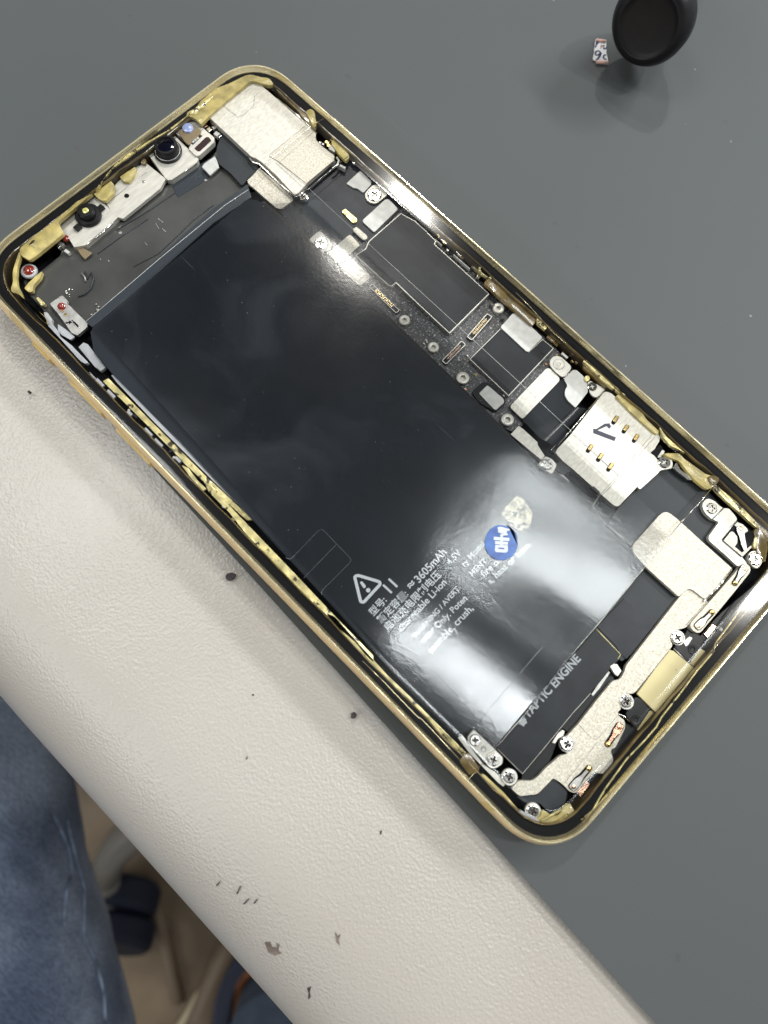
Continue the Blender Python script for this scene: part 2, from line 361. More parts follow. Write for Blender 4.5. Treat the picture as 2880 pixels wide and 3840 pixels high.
def line(name, pts, z, rad, m, parent, **k): return tube(name, [W3(x, y, z) for x, y in pts], rad, m, parent, seg=6, **k)
def lathe(bm, prof, c, axis=Vector((0, 0, 1)), seg=40, cap0=True, cap1=True):
    axis = axis.normalized(); u = axis.orthogonal().normalized(); v = axis.cross(u); rings = []
    for r, h in prof:
        rings.append([bm.verts.new(Vector(c) + axis * h + (u * math.cos(2 * math.pi * k / seg) + v * math.sin(2 * math.pi * k / seg)) * r) for k in range(seg)])
    for A, B in zip(rings, rings[1:]):
        for k in range(seg): bm.faces.new((A[k], A[(k + 1) % seg], B[(k + 1) % seg], B[k]))
    if cap0: bm.faces.new(rings[0][::-1])
    if cap1: bm.faces.new(rings[-1])
def lathe_obj(name, prof, c, m, parent, axis=Vector((0, 0, 1)), smooth=True, seg=40, **k):
    bm = bmesh.new(); lathe(bm, prof, c, axis, seg, **k); bmesh.ops.recalc_face_normals(bm, faces=bm.faces)
    o = finish(bm, name, m, parent, smooth)
    if smooth: autosmooth(o)
    return o
def autosmooth(o, ang=35):
    me = o.data; bm = bmesh.new(); bm.from_mesh(me)
    for e in bm.edges:
        if len(e.link_faces) == 2 and e.calc_face_angle(0) > math.radians(ang): e.smooth = False
    bm.to_mesh(me); bm.free()
def text(name, body, p0, p1, z, m, parent, height=None, hk=1.0, bold=0.):
    cu = bpy.data.curves.new(name, 'FONT'); cu.body = body; cu.size = 1; cu.offset = bold; cu.resolution_u = 3
    to = bpy.data.objects.new(name, cu); COL.objects.link(to); bpy.context.view_layer.update()
    me = bpy.data.meshes.new_from_object(to.evaluated_get(bpy.context.evaluated_depsgraph_get()))
    bpy.data.objects.remove(to); bpy.data.curves.remove(cu)
    a, b = W3(*p0, z), W3(*p1, z); d = b - a; L = d.length; d.normalize(); up = Vector((0, 0, 1)).cross(d)
    xs = [v.co.x for v in me.vertices]; x0, w = min(xs), max(xs) - min(xs); s = L / w; sy = (height if height else s) * hk
    base = wloc(parent)
    for v in me.vertices:
        q = a + d * ((v.co.x - x0) * s) + up * (v.co.y * sy); v.co = q * S - base
    me.materials.clear(); me.materials.append(M[m])
    o = bpy.data.objects.new(name, me); COL.objects.link(o); o.parent = parent; return o

# ------------------------------------------------------------------ surfaces: floor, bench, mat
def quad_sheet(name, x0, y0, x1, y1, z, m):
    bm = bmesh.new(); vs = [bm.verts.new(p) for p in ((x0, y0, z), (x1, y0, z), (x1, y1, z), (x0, y1, z))]; bm.faces.new(vs)
    return finish(bm, name, m)
floor = tag(quad_sheet('floor', -3000, -3000, 3000, 3000, -640, 'floor'), 'brown glossy floor far below the bench', kind='structure')

e0 = W3(575, 1756, 0); e1 = W3(1971, 3300, 0)
ED = (e1 - e0); ED.z = 0; ED.normalize(); EN = Vector((ED.y, -ED.x, 0))      # EN points away from the mat, towards the sitter
if (W3(0, 2617, 0) - e0).dot(EN) < 0: EN = -EN
THM = 1.6
def ecoord(p): q = Vector(p) - e0; return q.dot(ED), q.dot(EN)
def bench():
    # section: flat top, gently crowned, then a wide roll down over the edge
    prof = [(-420, -THM - 60), (-420, -THM), (-60, -THM), (-8, -THM), (0, -THM - .05), (6, -THM - .5), (14, -THM - .8), (24, -THM - .7), (32, -THM - 1.2)]
    x, z, ang = 32.0, -THM - 1.2, math.radians(-5)
    Rr = 27.0
    for i in range(22):
        prof.append((x, z)); st = Rr * math.radians(4.6)
        x += math.cos(ang) * st; z += math.sin(ang) * st; ang -= math.radians(4.6)
    prof += [(x, -60), (x - 8, -75), (-420, -75)]
    bm = bmesh.new(); rows = []
    ss = [-600 + i * 1200 / 150 for i in range(151)]
    for s in ss:
        row = []
        for j, (t, z) in enumerate(prof):
            wob = .5 * noise.noise(Vector((s * .02, t * .03, 3))) if t > -40 else 0
            bow = -(2.6 + max(0, s - 10) * .042) if t > 6 else 0
            p = e0 + ED * s + EN * (t + bow * min(1, max(0, t - 6) / 24)) ; row.append(bm.verts.new((p.x, p.y, z + (wob if z > -58 else 0) * (1 if t > 4 else 0))))
        rows.append(row)
    n = len(prof)
    for A, B in zip(rows, rows[1:]):
        for j in range(n): bm.faces.new((A[j], B[j], B[(j + 1) % n], A[(j + 1) % n]))
    bm.faces.new(rows[0]); bm.faces.new(rows[-1][::-1])
    bmesh.ops.recalc_face_normals(bm, faces=bm.faces)
    return finish(bm, 'padded_bench', 'leather', None, True)
BEN = bench(); autosmooth(BEN, 50)
tag(BEN, 'cream leatherette padded bench edge along the front of the grey mat', 'bench')
def mat_build():
    bm = bmesh.new(); pts = [(-600, 0), (-500, 0), (-300, 0), (-100, 0), (0, 0), (100, 0), (300, 0), (600, 0), (600, -400), (-600, -400)]
    xy = []
    for s, t in pts:
        p = e0 + ED * s + EN * t; xy.append((p.x, p.y))
    prism(bm, xy, 0, THM - .02, .15)
    return finish(bm, 'work_mat', 'mat')
tag(mat_build(), 'grey rubber work mat lying under the opened phone', 'mat')

# ------------------------------------------------------------------ the phone
PL, PW = 149.3, 73.7
PH = empty('opened_phone', (0, 0, 0), 'opened gold-framed phone with battery and circuit boards showing under clear film', 'phone')
def outline(off, seg=14, R=10.6):
    """rounded rectangle; off > 0 lies inside the rim"""
    x0, y0, x1, y1 = off, off, PL - off, PW - off; r = max(.6, R - off); out = []
    def bow(k, v): return k * max(0, 1 - v * v)
    cs = [((x1 - r, y0 + r), -90), ((x1 - r, y1 - r), 0), ((x0 + r, y1 - r), 90), ((x0 + r, y0 + r), 180)]
    for (cx, cy), a in cs:
        for i in range(seg + 1):
            t = math.radians(a + 90 * i / seg); ct, st = math.cos(t), math.sin(t)
            n_ = 2.35; ct = math.copysign(abs(ct) ** (2 / n_), ct); st = math.copysign(abs(st) ** (2 / n_), st)
            out.append((cx + r * ct, cy + r * st))
    res = []
    for i, p in enumerate(out):       # extra points along the straight runs
        q = out[(i + 1) % len(out)]; res.append(p); d = math.dist(p, q)
        if d > 8:
            k = int(d / 2.0)
            for j in range(1, k): res.append((p[0] + (q[0] - p[0]) * j / k, p[1] + (q[1] - p[1]) * j / k))
    fin = []
    for x, y in res:
        u = (x / PL) * 2 - 1; v = (y / PW) * 2 - 1
        y2 = y + (.45 * (1 - u * u) if y > PW / 2 else -.05 * (1 - u * u))
        fin.append((x, y2))
    return fin
def ring(name, prof, m, parent, smooth=True, jit=None, closed=False, ang=40):
    """sweep a section [(inset, z)...] round the phone"""
    bm = bmesh.new(); rings = []
    for j, (off, z) in enumerate(prof):
        o = outline(off); vs = []
        for i, (x, y) in enumerate(o):
            dz = 0
            if jit:
                k = jit(j, x, y)
                cx, cy = PL / 2, PW / 2
                # move along the inward direction
                nx = -1 if x > PL - 12 else (1 if x < 12 else 0); ny = -1 if y > PW - 12 else (1 if y < 12 else 0)
                l = math.hypot(nx, ny) or 1; x += nx / l * k; y += ny / l * k
            vs.append(bm.verts.new((x, y, z + dz)))
        rings.append(vs)
    n = len(rings[0]); m_ = len(rings)
    for a in range(m_ if closed else m_ - 1):
        A, B = rings[a], rings[(a + 1) % m_]
        for i in range(n): bm.faces.new((A[i], A[(i + 1) % n], B[(i + 1) % n], B[i]))
    bmesh.ops.recalc_face_normals(bm, faces=bm.faces)
    o = finish(bm, name, m, parent, smooth)
    if smooth: autosmooth(o, ang)
    return o
# outer wall: rounded band
wall = [(1.0, .25), (.25, .5), (-.35, 1.2), (-.75, 2.4), (-.88, 4.0), (-.75, 5.6), (-.40, 6.9), (-.08, 7.7), (.02, 7.93)]
FR = ring('frame', wall, 'gold', PH)
ring('polished_edge', [(.02, 7.93), (.10, 8.02), (.26, 8.02), (.34, 7.90), (.52, 7.3), (.70, 6.95), (.74, 6.6)], 'gold_edge', FR, ang=20)
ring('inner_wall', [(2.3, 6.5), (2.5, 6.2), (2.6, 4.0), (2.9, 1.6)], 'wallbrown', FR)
def prism_at(name, xy, z, th, m, parent, bev=.0):
    bm = bmesh.new(); prism(bm, xy, z, th, bev); return finish(bm, name, m, parent)
prism_at('bottom_plate', outline(2.0), 1.7, 1.2, 'pit', FR)
ring('black_gasket', [(.70, 6.75), (.85, 6.70), (1.2, 6.65), (2.15, 6.62), (2.35, 6.45), (2.38, 6.0)], 'black', PH)
def bead(j, x, y):
    v = noise.noise(Vector((x * .16, y * .16, 1.3))) + .5 * noise.noise(Vector((x * .6, y * .6, 4.)))
    return (v * .28) if j in (0, 1) else (v * .42 if j in (3, 4) else v * .3)
ring('glue_bead', [(2.25, 6.55), (2.30, 6.75), (2.38, 6.8), (2.48, 6.75), (2.56, 6.3)], 'glueb', PH, jit=bead)
# side buttons and antenna bands on the wall
def wall_patch(name, t0, t1, z0, z1, m, side='y0', out=.30, parent=None):
    """a block on the long wall between x=t0..t1"""
    bm = bmesh.new(); y = -.80 - .05; y0 = y - out
    if side == 'y0': vs = [(t0, y0), (t1, y0), (t1, y + .4), (t0, y + .4)]
    prism(bm, rounded(vs, .5), z1, z1 - z0, .15); return finish(bm, name, m, parent or PH)
def wall_x(px, py): return W3(px, py, 3).x
for (p0, p1) in ((T('a', (380, 1110))[0], T('a', (560, 1295))[0]), (T('b', (50, 450))[0], T('b', (340, 750))[0]), (T('b', (470, 880))[0], T('b', (770, 1190))[0])):
    wall_patch('side_button', wall_x(*p0), wall_x(*p1), 2.6, 5.0, 'yplast', out=.45)
def band_ring(name, test, m):
    bm = bmesh.new(); pr = [(o - .03, z) for o, z in wall[1:]]; rings = []
    for off, z in pr: rings.append([(x, y, z) for x, y in outline(off)])
    n = len(rings[0])
    for i in range(n):
        x, y, _ = rings[3][i]; x2, y2, _ = rings[3][(i + 1) % n]
        if test((x + x2) / 2, (y + y2) / 2):
            for A, B in zip(rings, rings[1:]):
                bm.faces.new([bm.verts.new(q) for q in (A[i], A[(i + 1) % n], B[(i + 1) % n], B[i])])
    bmesh.ops.remove_doubles(bm, verts=bm.verts, dist=1e-4); bmesh.ops.recalc_face_normals(bm, faces=bm.faces)
    return finish(bm, name, m, FR, True)
AB = []
for p in (T('H', (450, 1130))[0],): AB.append((W3(*p, 6), 0))
AB2 = W3(*T('H', (450, 1130))[0], 6); AB1 = W3(*T('a', (200, 860))[0], 6); AB3 = W3(*T('B', (885, 265))[0], 7); AB4 = W3(*T('F', (1510, 290))[0], 7)
for c, lo in ((AB1, True), (AB2, True), (AB3, False), (AB4, False)):
    band_ring('antenna_band', lambda x, y, c=c, lo=lo: abs(x - c.x) < 1.15 and ((y < 20) == lo), 'yplast')

# cavity floor zones -----------------------------------------------------------------
smo = plate('smoky_film', T('A', (470, 1480), (700, 1330), (930, 1290), (1260, 1050), (1480, 920), (1659, 800)) + T('B', (300, 640), (470, 800), (520, 940), (470, 1060)) +
      T('A', (1659, 1290), (1240, 1590)) + T('a', (900, 860), (700, 1020), (560, 980), (480, 760), (300, 560), (240, 420), (420, 330), (640, 150)), 4.0, .3, 'smoke', PH, r=.6)
smo['label'] = 'smoky translucent film between the cameras and the battery'
plate('recess_step', T('A', (1330, 1005), (1520, 885), (1659, 800)) + T('B', (235, 850), (180, 950)) + T('A', (1560, 1010), (1380, 1120)), 4.1, .1, 'flap', smo, r=.3)
# faint wrinkles of the film
for pts in (T('A', (900, 1380), (1180, 1210), (1500, 990), (1640, 900)), T('A', (1040, 1659), (1230, 1560), (1380, 1420), (1500, 1300), (1659, 1180)),
            T('A', (760, 1560), (950, 1420), (1150, 1290))):
    line('film_wrinkle', pts, 4.05, .10, 'flap', smo)
bm = bmesh.new()
plate('battery_flap', T('a', (885, 845), (1659, 165)) + T('A', (1659, 1205)) + T('B', (472, 1015), (505, 1118)) + T('A', (1659, 1320)) + T('a', (1659, 325), (955, 905)), 5.9, 2, 'flap', PH, r=.3, bev=.3)
line('flap_crease', T('a', (885, 850), (1250, 540), (1659, 190)) + T('B', (300, 1180), (480, 1060)), 5.95, .07, 'scratch', PH)

# battery ------------------------------------------------------------------------------
BZ = 6.2
bat_pts = [(338, 1236), (600, 1020), (927, 746), (975, 752), (1500, 1246), (2079, 1800), (2263, 1970), (2413, 2132), (2234, 2351), (1862, 2797), (1792, 2726), (1759, 2734), (1718, 2764), (1546, 2595), (1206, 2222), (672, 1651), (420, 1400), (352, 1320)]
BAT = plate('battery', bat_pts, BZ, 4.2, 'battery', PH, r=.5, bev=.55)
BAT['label'] = 'large black battery with white warning print'
for f in BAT.data.polygons: pass
# ledges beside the battery (right: black plastic channel)
plate('plastic_rail', [(990, 752), (1110, 850), (1655, 1375), (1905, 1620), (2000, 1700), (2225, 1875), (2290, 1950), (2263, 1972), (2079, 1802), (1500, 1250), (975, 760)], 5.2, 3, 'blackp', PH, r=.2, bev=.25)
line('battery_edge_line', [(1000, 775), (1500, 1246), (2079, 1800), (2263, 1970), (2405, 2120)], BZ - .12, .06, 'flap', BAT)  # paler line painted in for the specular line along the battery edge
line('battery_edge_line', [(345, 1250), (430, 1408), (672, 1655), (1206, 2226), (1546, 2600), (1712, 2762)], BZ - .12, .05, 'flap', BAT)
# printing
PZ = BZ + .01
tri = T('d', (158, 432), (190, 424), (368, 478), (372, 500), (235, 648), (210, 645))
xy = [tuple(W3(x, y, PZ).xy) for x, y in tri]; rxy = rounded(xy, .35)
cxy = Vector((sum(p[0] for p in xy) / 6, sum(p[1] for p in xy) / 6))
def stroke(bm, pts, w, z, closed=False):
    n = len(pts); L = []; R_ = []
    for i in range(n):
        p = Vector(pts[i]); a = Vector(pts[i - 1]) if (closed or i > 0) else p; b = Vector(pts[(i + 1) % n]) if (closed or i < n - 1) else p
        d = (b - a); d = d.normalized() if d.length else Vector((1, 0)); nn = Vector((-d.y, d.x)) * w / 2
        L.append(bm.verts.new((p.x + nn.x, p.y + nn.y, z))); R_.append(bm.verts.new((p.x - nn.x, p.y - nn.y, z)))
    for i in range(n if closed else n - 1): j = (i + 1) % n; bm.faces.new((L[i], L[j], R_[j], R_[i]))
def flat(bm, xy, z):
    if area2(xy) < 0: xy = xy[::-1]
    bm.faces.new([bm.verts.new((x, y, z)) for x, y in xy])
bm = bmesh.new(); stroke(bm, [tuple(cxy + (Vector(p) - cxy) * .93) for p in rxy], .55, PZ, True)
flat(bm, rounded([tuple(W3(x, y, PZ).xy) for x, y in T('d', (205, 485), (222, 474), (254, 512), (248, 530), (234, 530))], .15), PZ)
cc = W3(*T('d', (271, 546))[0], PZ); flat(bm, [(cc.x + .40 * math.cos(t * .5236), cc.y + .40 * math.sin(t * .5236)) for t in range(12)], PZ)
finish(bm, 'warning_triangle', 'print', BAT)
def btxt(body, q0, q1, h=None, m='print', hk=1., bold=.018):
    return text('printed_text', body, T('d', q0)[0], T('d', q1)[0], PZ, m, BAT, height=h, hk=hk, bold=bold)
btxt('型号:', (312, 748), (418, 627)); btxt('11', (447, 572), (502, 512), bold=.02)
btxt('额定容量:', (372, 806), (585, 580)); btxt('≈', (600, 540), (642, 494), h=1.9); btxt('3605mAh', (668, 492), (884, 255), hk=1.05, bold=.02)
btxt('电池充电限制电压', (430, 862), (842, 430)); btxt('4.5V', (905, 352), (1000, 262), m='printfade')
btxt('chargeable Li-ion', (528, 872), (885, 490)); btxt('ry Model', (1022, 368), (1182, 190), m='printfade')
btxt('WARNING / AVERT', (640, 925), (985, 540)); btxt('MENT', (1082, 440), (1200, 325), m='printfade')
btxt('nder Only. Poten', (705, 955), (1045, 615)); btxt('fire or', (1172, 448), (1318, 315), m='printfade')
btxt('ssemble, crush,', (762, 1040), (1092, 692)); btxt('s, heat or burn.', (1225, 500), (1545, 196), m='printfade')
bm = bmesh.new(); flat(bm, [tuple(W3(x, y, PZ + .03).xy) for x, y in T('d', (498, 578), (535, 548), (575, 600), (548, 640), (515, 615))], PZ + .03)
finish(bm, 'scratched_patch', 'greyprint', BAT)
plate('glare_patch', T('E', (165, 1295), (210, 1230), (300, 1150), (350, 1200), (415, 1300), (385, 1400), (330, 1440), (240, 1390)), BZ + .06, .05, 'glare_paint', BAT, r=.5, bev=0)['label'] = 'pale painted glare patch above the blue sticker'  # thin plate coloured to stand for a patch of glare
# pull tab outline
for pts in (T('c', (880, 690), (915, 705), (940, 690), (1170, 450), (1200, 437), (1230, 462), (1440, 680), (1463, 712), (1445, 740), (1210, 975), (1196, 1000), (1200, 1020)), T('c', (1040, 872), (1333, 570))):
    line('pull_tab_edge', pts, PZ + .02, .035, 'greyprint', BAT)
# clear film over battery and half of the board -----------------------------------------
FZ = 6.95
def film():
    cs = [W3(*p, FZ) for p in ((345, 1222), (1163, 711), (2527, 1992), (1806, 2860))]
    kink = W3(925, 722, FZ)
    nu, nv = 240, 120
    bm = bmesh.new(); G = []
    tdir = 0
    for i in range(nu + 1):
        u = i / nu; row = []
        for j in range(nv + 1):
            v = j / nv; p = (cs[0].lerp(kink, v / .72) if v < .72 else kink.lerp(cs[1], (v - .72) / .28)).lerp(cs[3].lerp(cs[2], v), u); row.append(p)
        G.append(row)
    for i in range(nu + 1):
        for j in range(nv + 1):
            p = G[i][j]; w = max(0, min(1, (p.x - 84) / 14)); v = j / nv
            h = w * (.16 * noise.noise(Vector((p.x * .035 + 2.3, p.y * .080 + 1.1, 7)))) + .04 * noise.noise(p * .05)
            if v > .86: h += .30 * ((v - .86) / .14) ** 2 * max(0, 1 - i / nu * 1.5)
            G[i][j] = p + Vector((0, 0, h))
    vs = [[bm.verts.new(p) for p in row] for row in G]
    for i in range(nu):
        for j in range(nv): bm.faces.new((vs[i][j], vs[i + 1][j], vs[i + 1][j + 1], vs[i][j + 1]))
    return finish(bm, 'clear_film', 'film', PH, True)
WAVE = .06
FILM = film(); FILM['label'] = 'clear wrinkled plastic film with white glare'
# blue sticker
bpy.context.view_layer.update()
def film_h(px, py):
    z = FZ
    for _ in range(4):
        p = W3(px, py, z); ok, loc, nor, idx = FILM.ray_cast(Vector((p.x, p.y, 20)) * S, Vector((0, 0, -1)))
        z = loc.z / S if ok else FZ
    return z
SZ = max(film_h(*q) for q in T('s', (695, 720), (300, 720), (1100, 720), (695, 280), (695, 1150))) + .18
STK = plate('blue_sticker', T('s', *[(695 + 430 * math.cos(t * math.pi / 18) * 1.0, 720 + 465 * math.sin(t * math.pi / 18)) for t in range(36) if t not in (27, 28, 29)], (840, 255), (880, 290)), SZ, .05, 'sticker', FILM, r=0, bev=0)
# sort sticker outline by angle
SK = [.02]
def sflat(bm, pts, r=.08):
    SK[0] += .006; flat(bm, rounded([tuple(W3(x, y, SZ + SK[0]).xy) for x, y in T('s', *pts)], r), SZ + SK[0])
bm = bmesh.new()
sflat(bm, [(495, 570), (900, 600), (900, 685), (495, 655)]); sflat(bm, [(670, 520), (735, 520), (735, 790), (655, 790)], .02)
sflat(bm, [(528, 680), (865, 705), (860, 780), (528, 765)])
def loop_hole(bm, outer, inner, z):
    o = [Vector((*W3(x, y, z).xy, z)) for x, y in T('s', *outer)]; i = [Vector((*W3(x, y, z).xy, z)) for x, y in T('s', *inner)]
    tr = tessellate_polygon([o, i]); vs = [bm.verts.new(v) for v in o + i]
    for t in tr: bm.faces.new([vs[k] for k in t])
loop_hole(bm, [(535, 785), (850, 790), (862, 820), (862, 940), (820, 985), (560, 970), (520, 930)], [(610, 850), (765, 862), (768, 900), (612, 885)], SZ + .019)
sflat(bm, [(640, 540), (690, 500), (760, 470), (840, 480), (870, 530), (760, 540)]); sflat(bm, [(590, 320), (700, 310), (780, 340), (920, 380), (900, 410), (840, 420), (830, 480), (740, 470), (690, 490), (600, 450), (610, 400)])
finish(bm, 'sticker_character', 'stickerw', STK)

line('film_edge', [(1163, 711), (1500, 1023), (1920, 1408), (2318, 1782)], FZ + .03, .045, 'scratch', FILM)
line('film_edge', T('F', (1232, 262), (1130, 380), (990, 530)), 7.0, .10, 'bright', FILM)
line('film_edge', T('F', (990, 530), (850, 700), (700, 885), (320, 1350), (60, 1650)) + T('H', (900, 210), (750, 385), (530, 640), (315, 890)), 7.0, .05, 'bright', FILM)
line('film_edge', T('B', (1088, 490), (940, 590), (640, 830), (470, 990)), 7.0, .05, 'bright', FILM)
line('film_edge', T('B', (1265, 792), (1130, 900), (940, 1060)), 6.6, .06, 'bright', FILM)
line('film_edge', T('E', (935, 1150), (875, 1238), (885, 1262), (960, 1365), (1190, 1550)), 6.6, .06, 'scratch', FILM)
line('film_crease', T('d', (1115, 1600), (1235, 1445), (1470, 1170), (1640, 970)), FZ + .2, .03, 'greyprint', FILM)
line('film_crease', T('d', (790, 1180), (870, 1260), (970, 1370)), FZ + .3, .03, 'scratch', FILM)

# ------------------------------------------------------------------ screws, studs
def screw_mesh(kind):
    """a Phillips head of radius 1 mm, seen from above, with a real cross recess"""
    bm = bmesh.new(); seg = 32; R1 = .80
    outer = [Vector((R1 * math.cos(2 * math.pi * k / seg), R1 * math.sin(2 * math.pi * k / seg), .0)) for k in range(seg)]
    w, l = .15, .56; cr = []
    for q in range(4):
        a = q * math.pi / 2; c, s = math.cos(a), math.sin(a)
        for x, y in ((l, -w), (l, w), (w * 1.15, w * 1.15)): cr.append(Vector((x * c - y * s, x * s + y * c, 0)))
    tr = tessellate_polygon([outer, cr]); vs = [bm.verts.new(v) for v in outer + cr]
    for t in tr: bm.faces.new([vs[k] for k in t])
    no = len(outer); n = len(cr)
    low = [bm.verts.new((v.x * .75, v.y * .75, -.42)) for v in cr]
    for i in range(n): bm.faces.new((vs[no + i], vs[no + (i + 1) % n], low[(i + 1) % n], low[i])).material_index = 1
    bm.faces.new(low).material_index = 1
    r2 = [bm.verts.new((v.x / R1 * .95, v.y / R1 * .95, -.10)) for v in outer]; r3 = [bm.verts.new((v.x / R1, v.y / R1, -.28)) for v in outer]
    r4 = [bm.verts.new((v.x / R1, v.y / R1, -.8)) for v in outer]
    for A, B in ((vs[:no], r2), (r2, r3), (r3, r4)):
        for i in range(seg): bm.faces.new((A[i], A[(i + 1) % seg], B[(i + 1) % seg], B[i]))
    bmesh.ops.recalc_face_normals(bm, faces=bm.faces)
    for v in bm.verts: v.co *= S
    me = bpy.data.meshes.new(kind); bm.to_mesh(me); bm.free(); me.materials.append(M['bright']); me.materials.append(M['recess']); return me
SCREW = screw_mesh('screw_head')
NUT = []
def screw(c, x, y, r, z, parent=PH, rot=None, ringpad=True):
    """r in sheet units"""
    p0 = T(c, (x, y))[0]; p = W3(*p0, z); k = CROP[c][2] / 1659.; rm = (W3(p0[0] + r * k, p0[1], z) - p).length
    o = bpy.data.objects.new('screw', SCREW); COL.objects.link(o); o.parent = parent
    o.location = p * S - wloc(parent); o.scale = (rm, rm, min(rm, .8)); o.rotation_euler = (0, 0, rot if rot is not None else random.uniform(0, 1.5))
    return o
def stud(c, x, y, r, z, parent, hole=.42, m='silver', h=.8):
    p0 = T(c, (x, y))[0]; p = W3(*p0, z); k = CROP[c][2] / 1659.; R1 = (W3(p0[0] + r * k, p0[1], z) - p).length
    prof = [(R1 * hole * .9, -.7), (R1 * hole, -.02), (R1 * hole + .05, 0), (R1 * .86, 0), (R1, -.12), (R1, -h)]
    return lathe_obj('screw_post', prof, p, m, parent, cap0=True, cap1=False, seg=28)
def box_at(name, c, x, y, lx, ly, z, th, m, parent, ang=0, bev=.03):
    """little block centred at sheet point, lx along the phone, ly across (mm)"""
    p = W3(*T(c, (x, y))[0], z); ca, sa = math.cos(ang), math.sin(ang)
    xy = [(p.x + ca * a - sa * b, p.y + sa * a + ca * b) for a, b in ((-lx / 2, -ly / 2), (lx / 2, -ly / 2), (lx / 2, ly / 2), (-lx / 2, ly / 2))]
    bm = bmesh.new(); prism(bm, xy, z, th, bev); return finish(bm, name, m, parent)
def outlined(name, c, pts, z, th, m, parent, w=.22, r=.15, m2='silver'):
    """a sheet-metal can: pale rim and a dark cover inset in it"""
    xy = [tuple(W3(x, y, z).xy) for x, y in T(c, *pts)]
    if area2(xy) < 0: xy = xy[::-1]
    o = plate(name, T(c, *pts), z, th, m2, parent, r=r, bev=.06)
    n = len(xy); ins = []
    for i in range(n):
        p0, p, p1 = Vector(xy[i - 1]), Vector(xy[i]), Vector(xy[(i + 1) % n])
        d0 = (p - p0).normalized(); d1 = (p1 - p).normalized(); n0 = Vector((-d0.y, d0.x)); n1 = Vector((-d1.y, d1.x))
        b = (n0 + n1); k = w / max(.35, b.length / 2) if b.length else w; ins.append(tuple(p + b.normalized() * k))
    prism_at('cover', rounded(ins, r * .5), z + .07, .3, m, o, .03)
    return o

# ------------------------------------------------------------------ circuit board side
for (x, y, a, b) in ((1600, 985, .5, .5), (935, 1395, .5, .6), (1250, 1300, 1.4, .12), (1225, 1345, 1.6, .10), (1275, 1375, 1.1, .12), (1135, 1480, .8, .1), (780, 1600, .3, .2), (845, 1612, .25, .2)): box_at('glint', 'A', x, y, a, b, 4.12, .1, 'dull', smo, ang=random.uniform(-.3, .3))
BRD = plate('logic_board', [(1060, 800), (1140, 735), (1290, 615), (1420, 700), (1560, 800), (1700, 925), (1835, 1090), (1885, 1112), (1925, 1150), (2080, 1300), (2135, 1370),
            (2060, 1470), (1935, 1622), (1905, 1612), (1800, 1540), (1745, 1475), (1670, 1400), (1400, 1140), (1200, 950)], 4.2, 1.0, 'pcb', PH, r=.3)
plate('board_tape', T('B', (705, 1212), (745, 1210), (945, 1060), (1190, 830), (1310, 830), (1480, 960), (1659, 1110), (1659, 1210), (1420, 1470), (1330, 1400), (1180, 1400), (1010, 1440), (900, 1430)), 4.55, .3, 'flexdark', BRD, r=.4)
plate('board_tape', T('C', (0, 400), (100, 300), (300, 330), (480, 520), (440, 620), (330, 660), (290, 600), (210, 545), (110, 620), (30, 600)), 4.6, .3, 'flex', BRD, r=.5)
outlined('processor_shield', 'C', [(560, 690), (585, 632), (835, 412), (950, 475), (1112, 630), (1100, 655), (1525, 1040), (1215, 1350), (985, 1135), (800, 955), (765, 985), (735, 972), (600, 850), (480, 740)], 5.2, 1, 'shield', BRD, w=.19)
outlined('modem_shield', 'D', [(540, 718), (782, 478), (1000, 662), (1108, 560), (1197, 635), (845, 1007)], 5.1, 1, 'shield', BRD, w=.16)
def lab(c, pts, z=4.9, m='label', r=.35, name='silver_label', parent=BRD, th=.35): return plate(name, T(c, *pts), z, th, m, parent, r=r, bev=.04)
lab('C', [(412, 182), (520, 82), (605, 165), (605, 190), (545, 255), (500, 220), (470, 216)], r=.25)
lab('C', [(556, 262), (585, 225), (628, 190), (665, 198), (738, 265), (640, 342), (590, 328), (562, 300)], 5.0, 'silver', r=.6, name='screw_tab')
screw('C', 632, 266, 56, 5.3, BRD)
lab('C', [(538, 468), (720, 303), (745, 308), (815, 380), (628, 562), (545, 485)], r=.4)
lab('C', [(378, 392), (405, 378), (497, 458), (492, 482), (462, 490), (386, 412)], m='gluepale', r=.2)
lab('C', [(464, 535), (492, 518), (575, 590), (575, 612), (545, 622), (466, 552)], m='grain', r=.25)
lab('C', [(118, 618), (207, 547), (290, 632), (295, 670), (265, 712), (215, 712)], 4.9, 'silver', r=.6, name='screw_tab')
screw('C', 216, 640, 55, 5.2, BRD)
lab('C', [(270, 722), (440, 575), (520, 660), (345, 806)], 4.95, 'grain', r=.5)
lab('C', [(374, 853), (458, 770), (595, 893), (592, 922), (512, 980)], 4.9, 'grain', r=.5)
for x, y, r in ((865, 1242, 44), (1090, 1453, 44), (1598, 1148, 44)): stud('C', x, y, r, 5.0, BRD)
for x, y, r in ((490, 862, 50), (838, 1187, 50)): stud('D', x, y, r, 5.2, BRD)
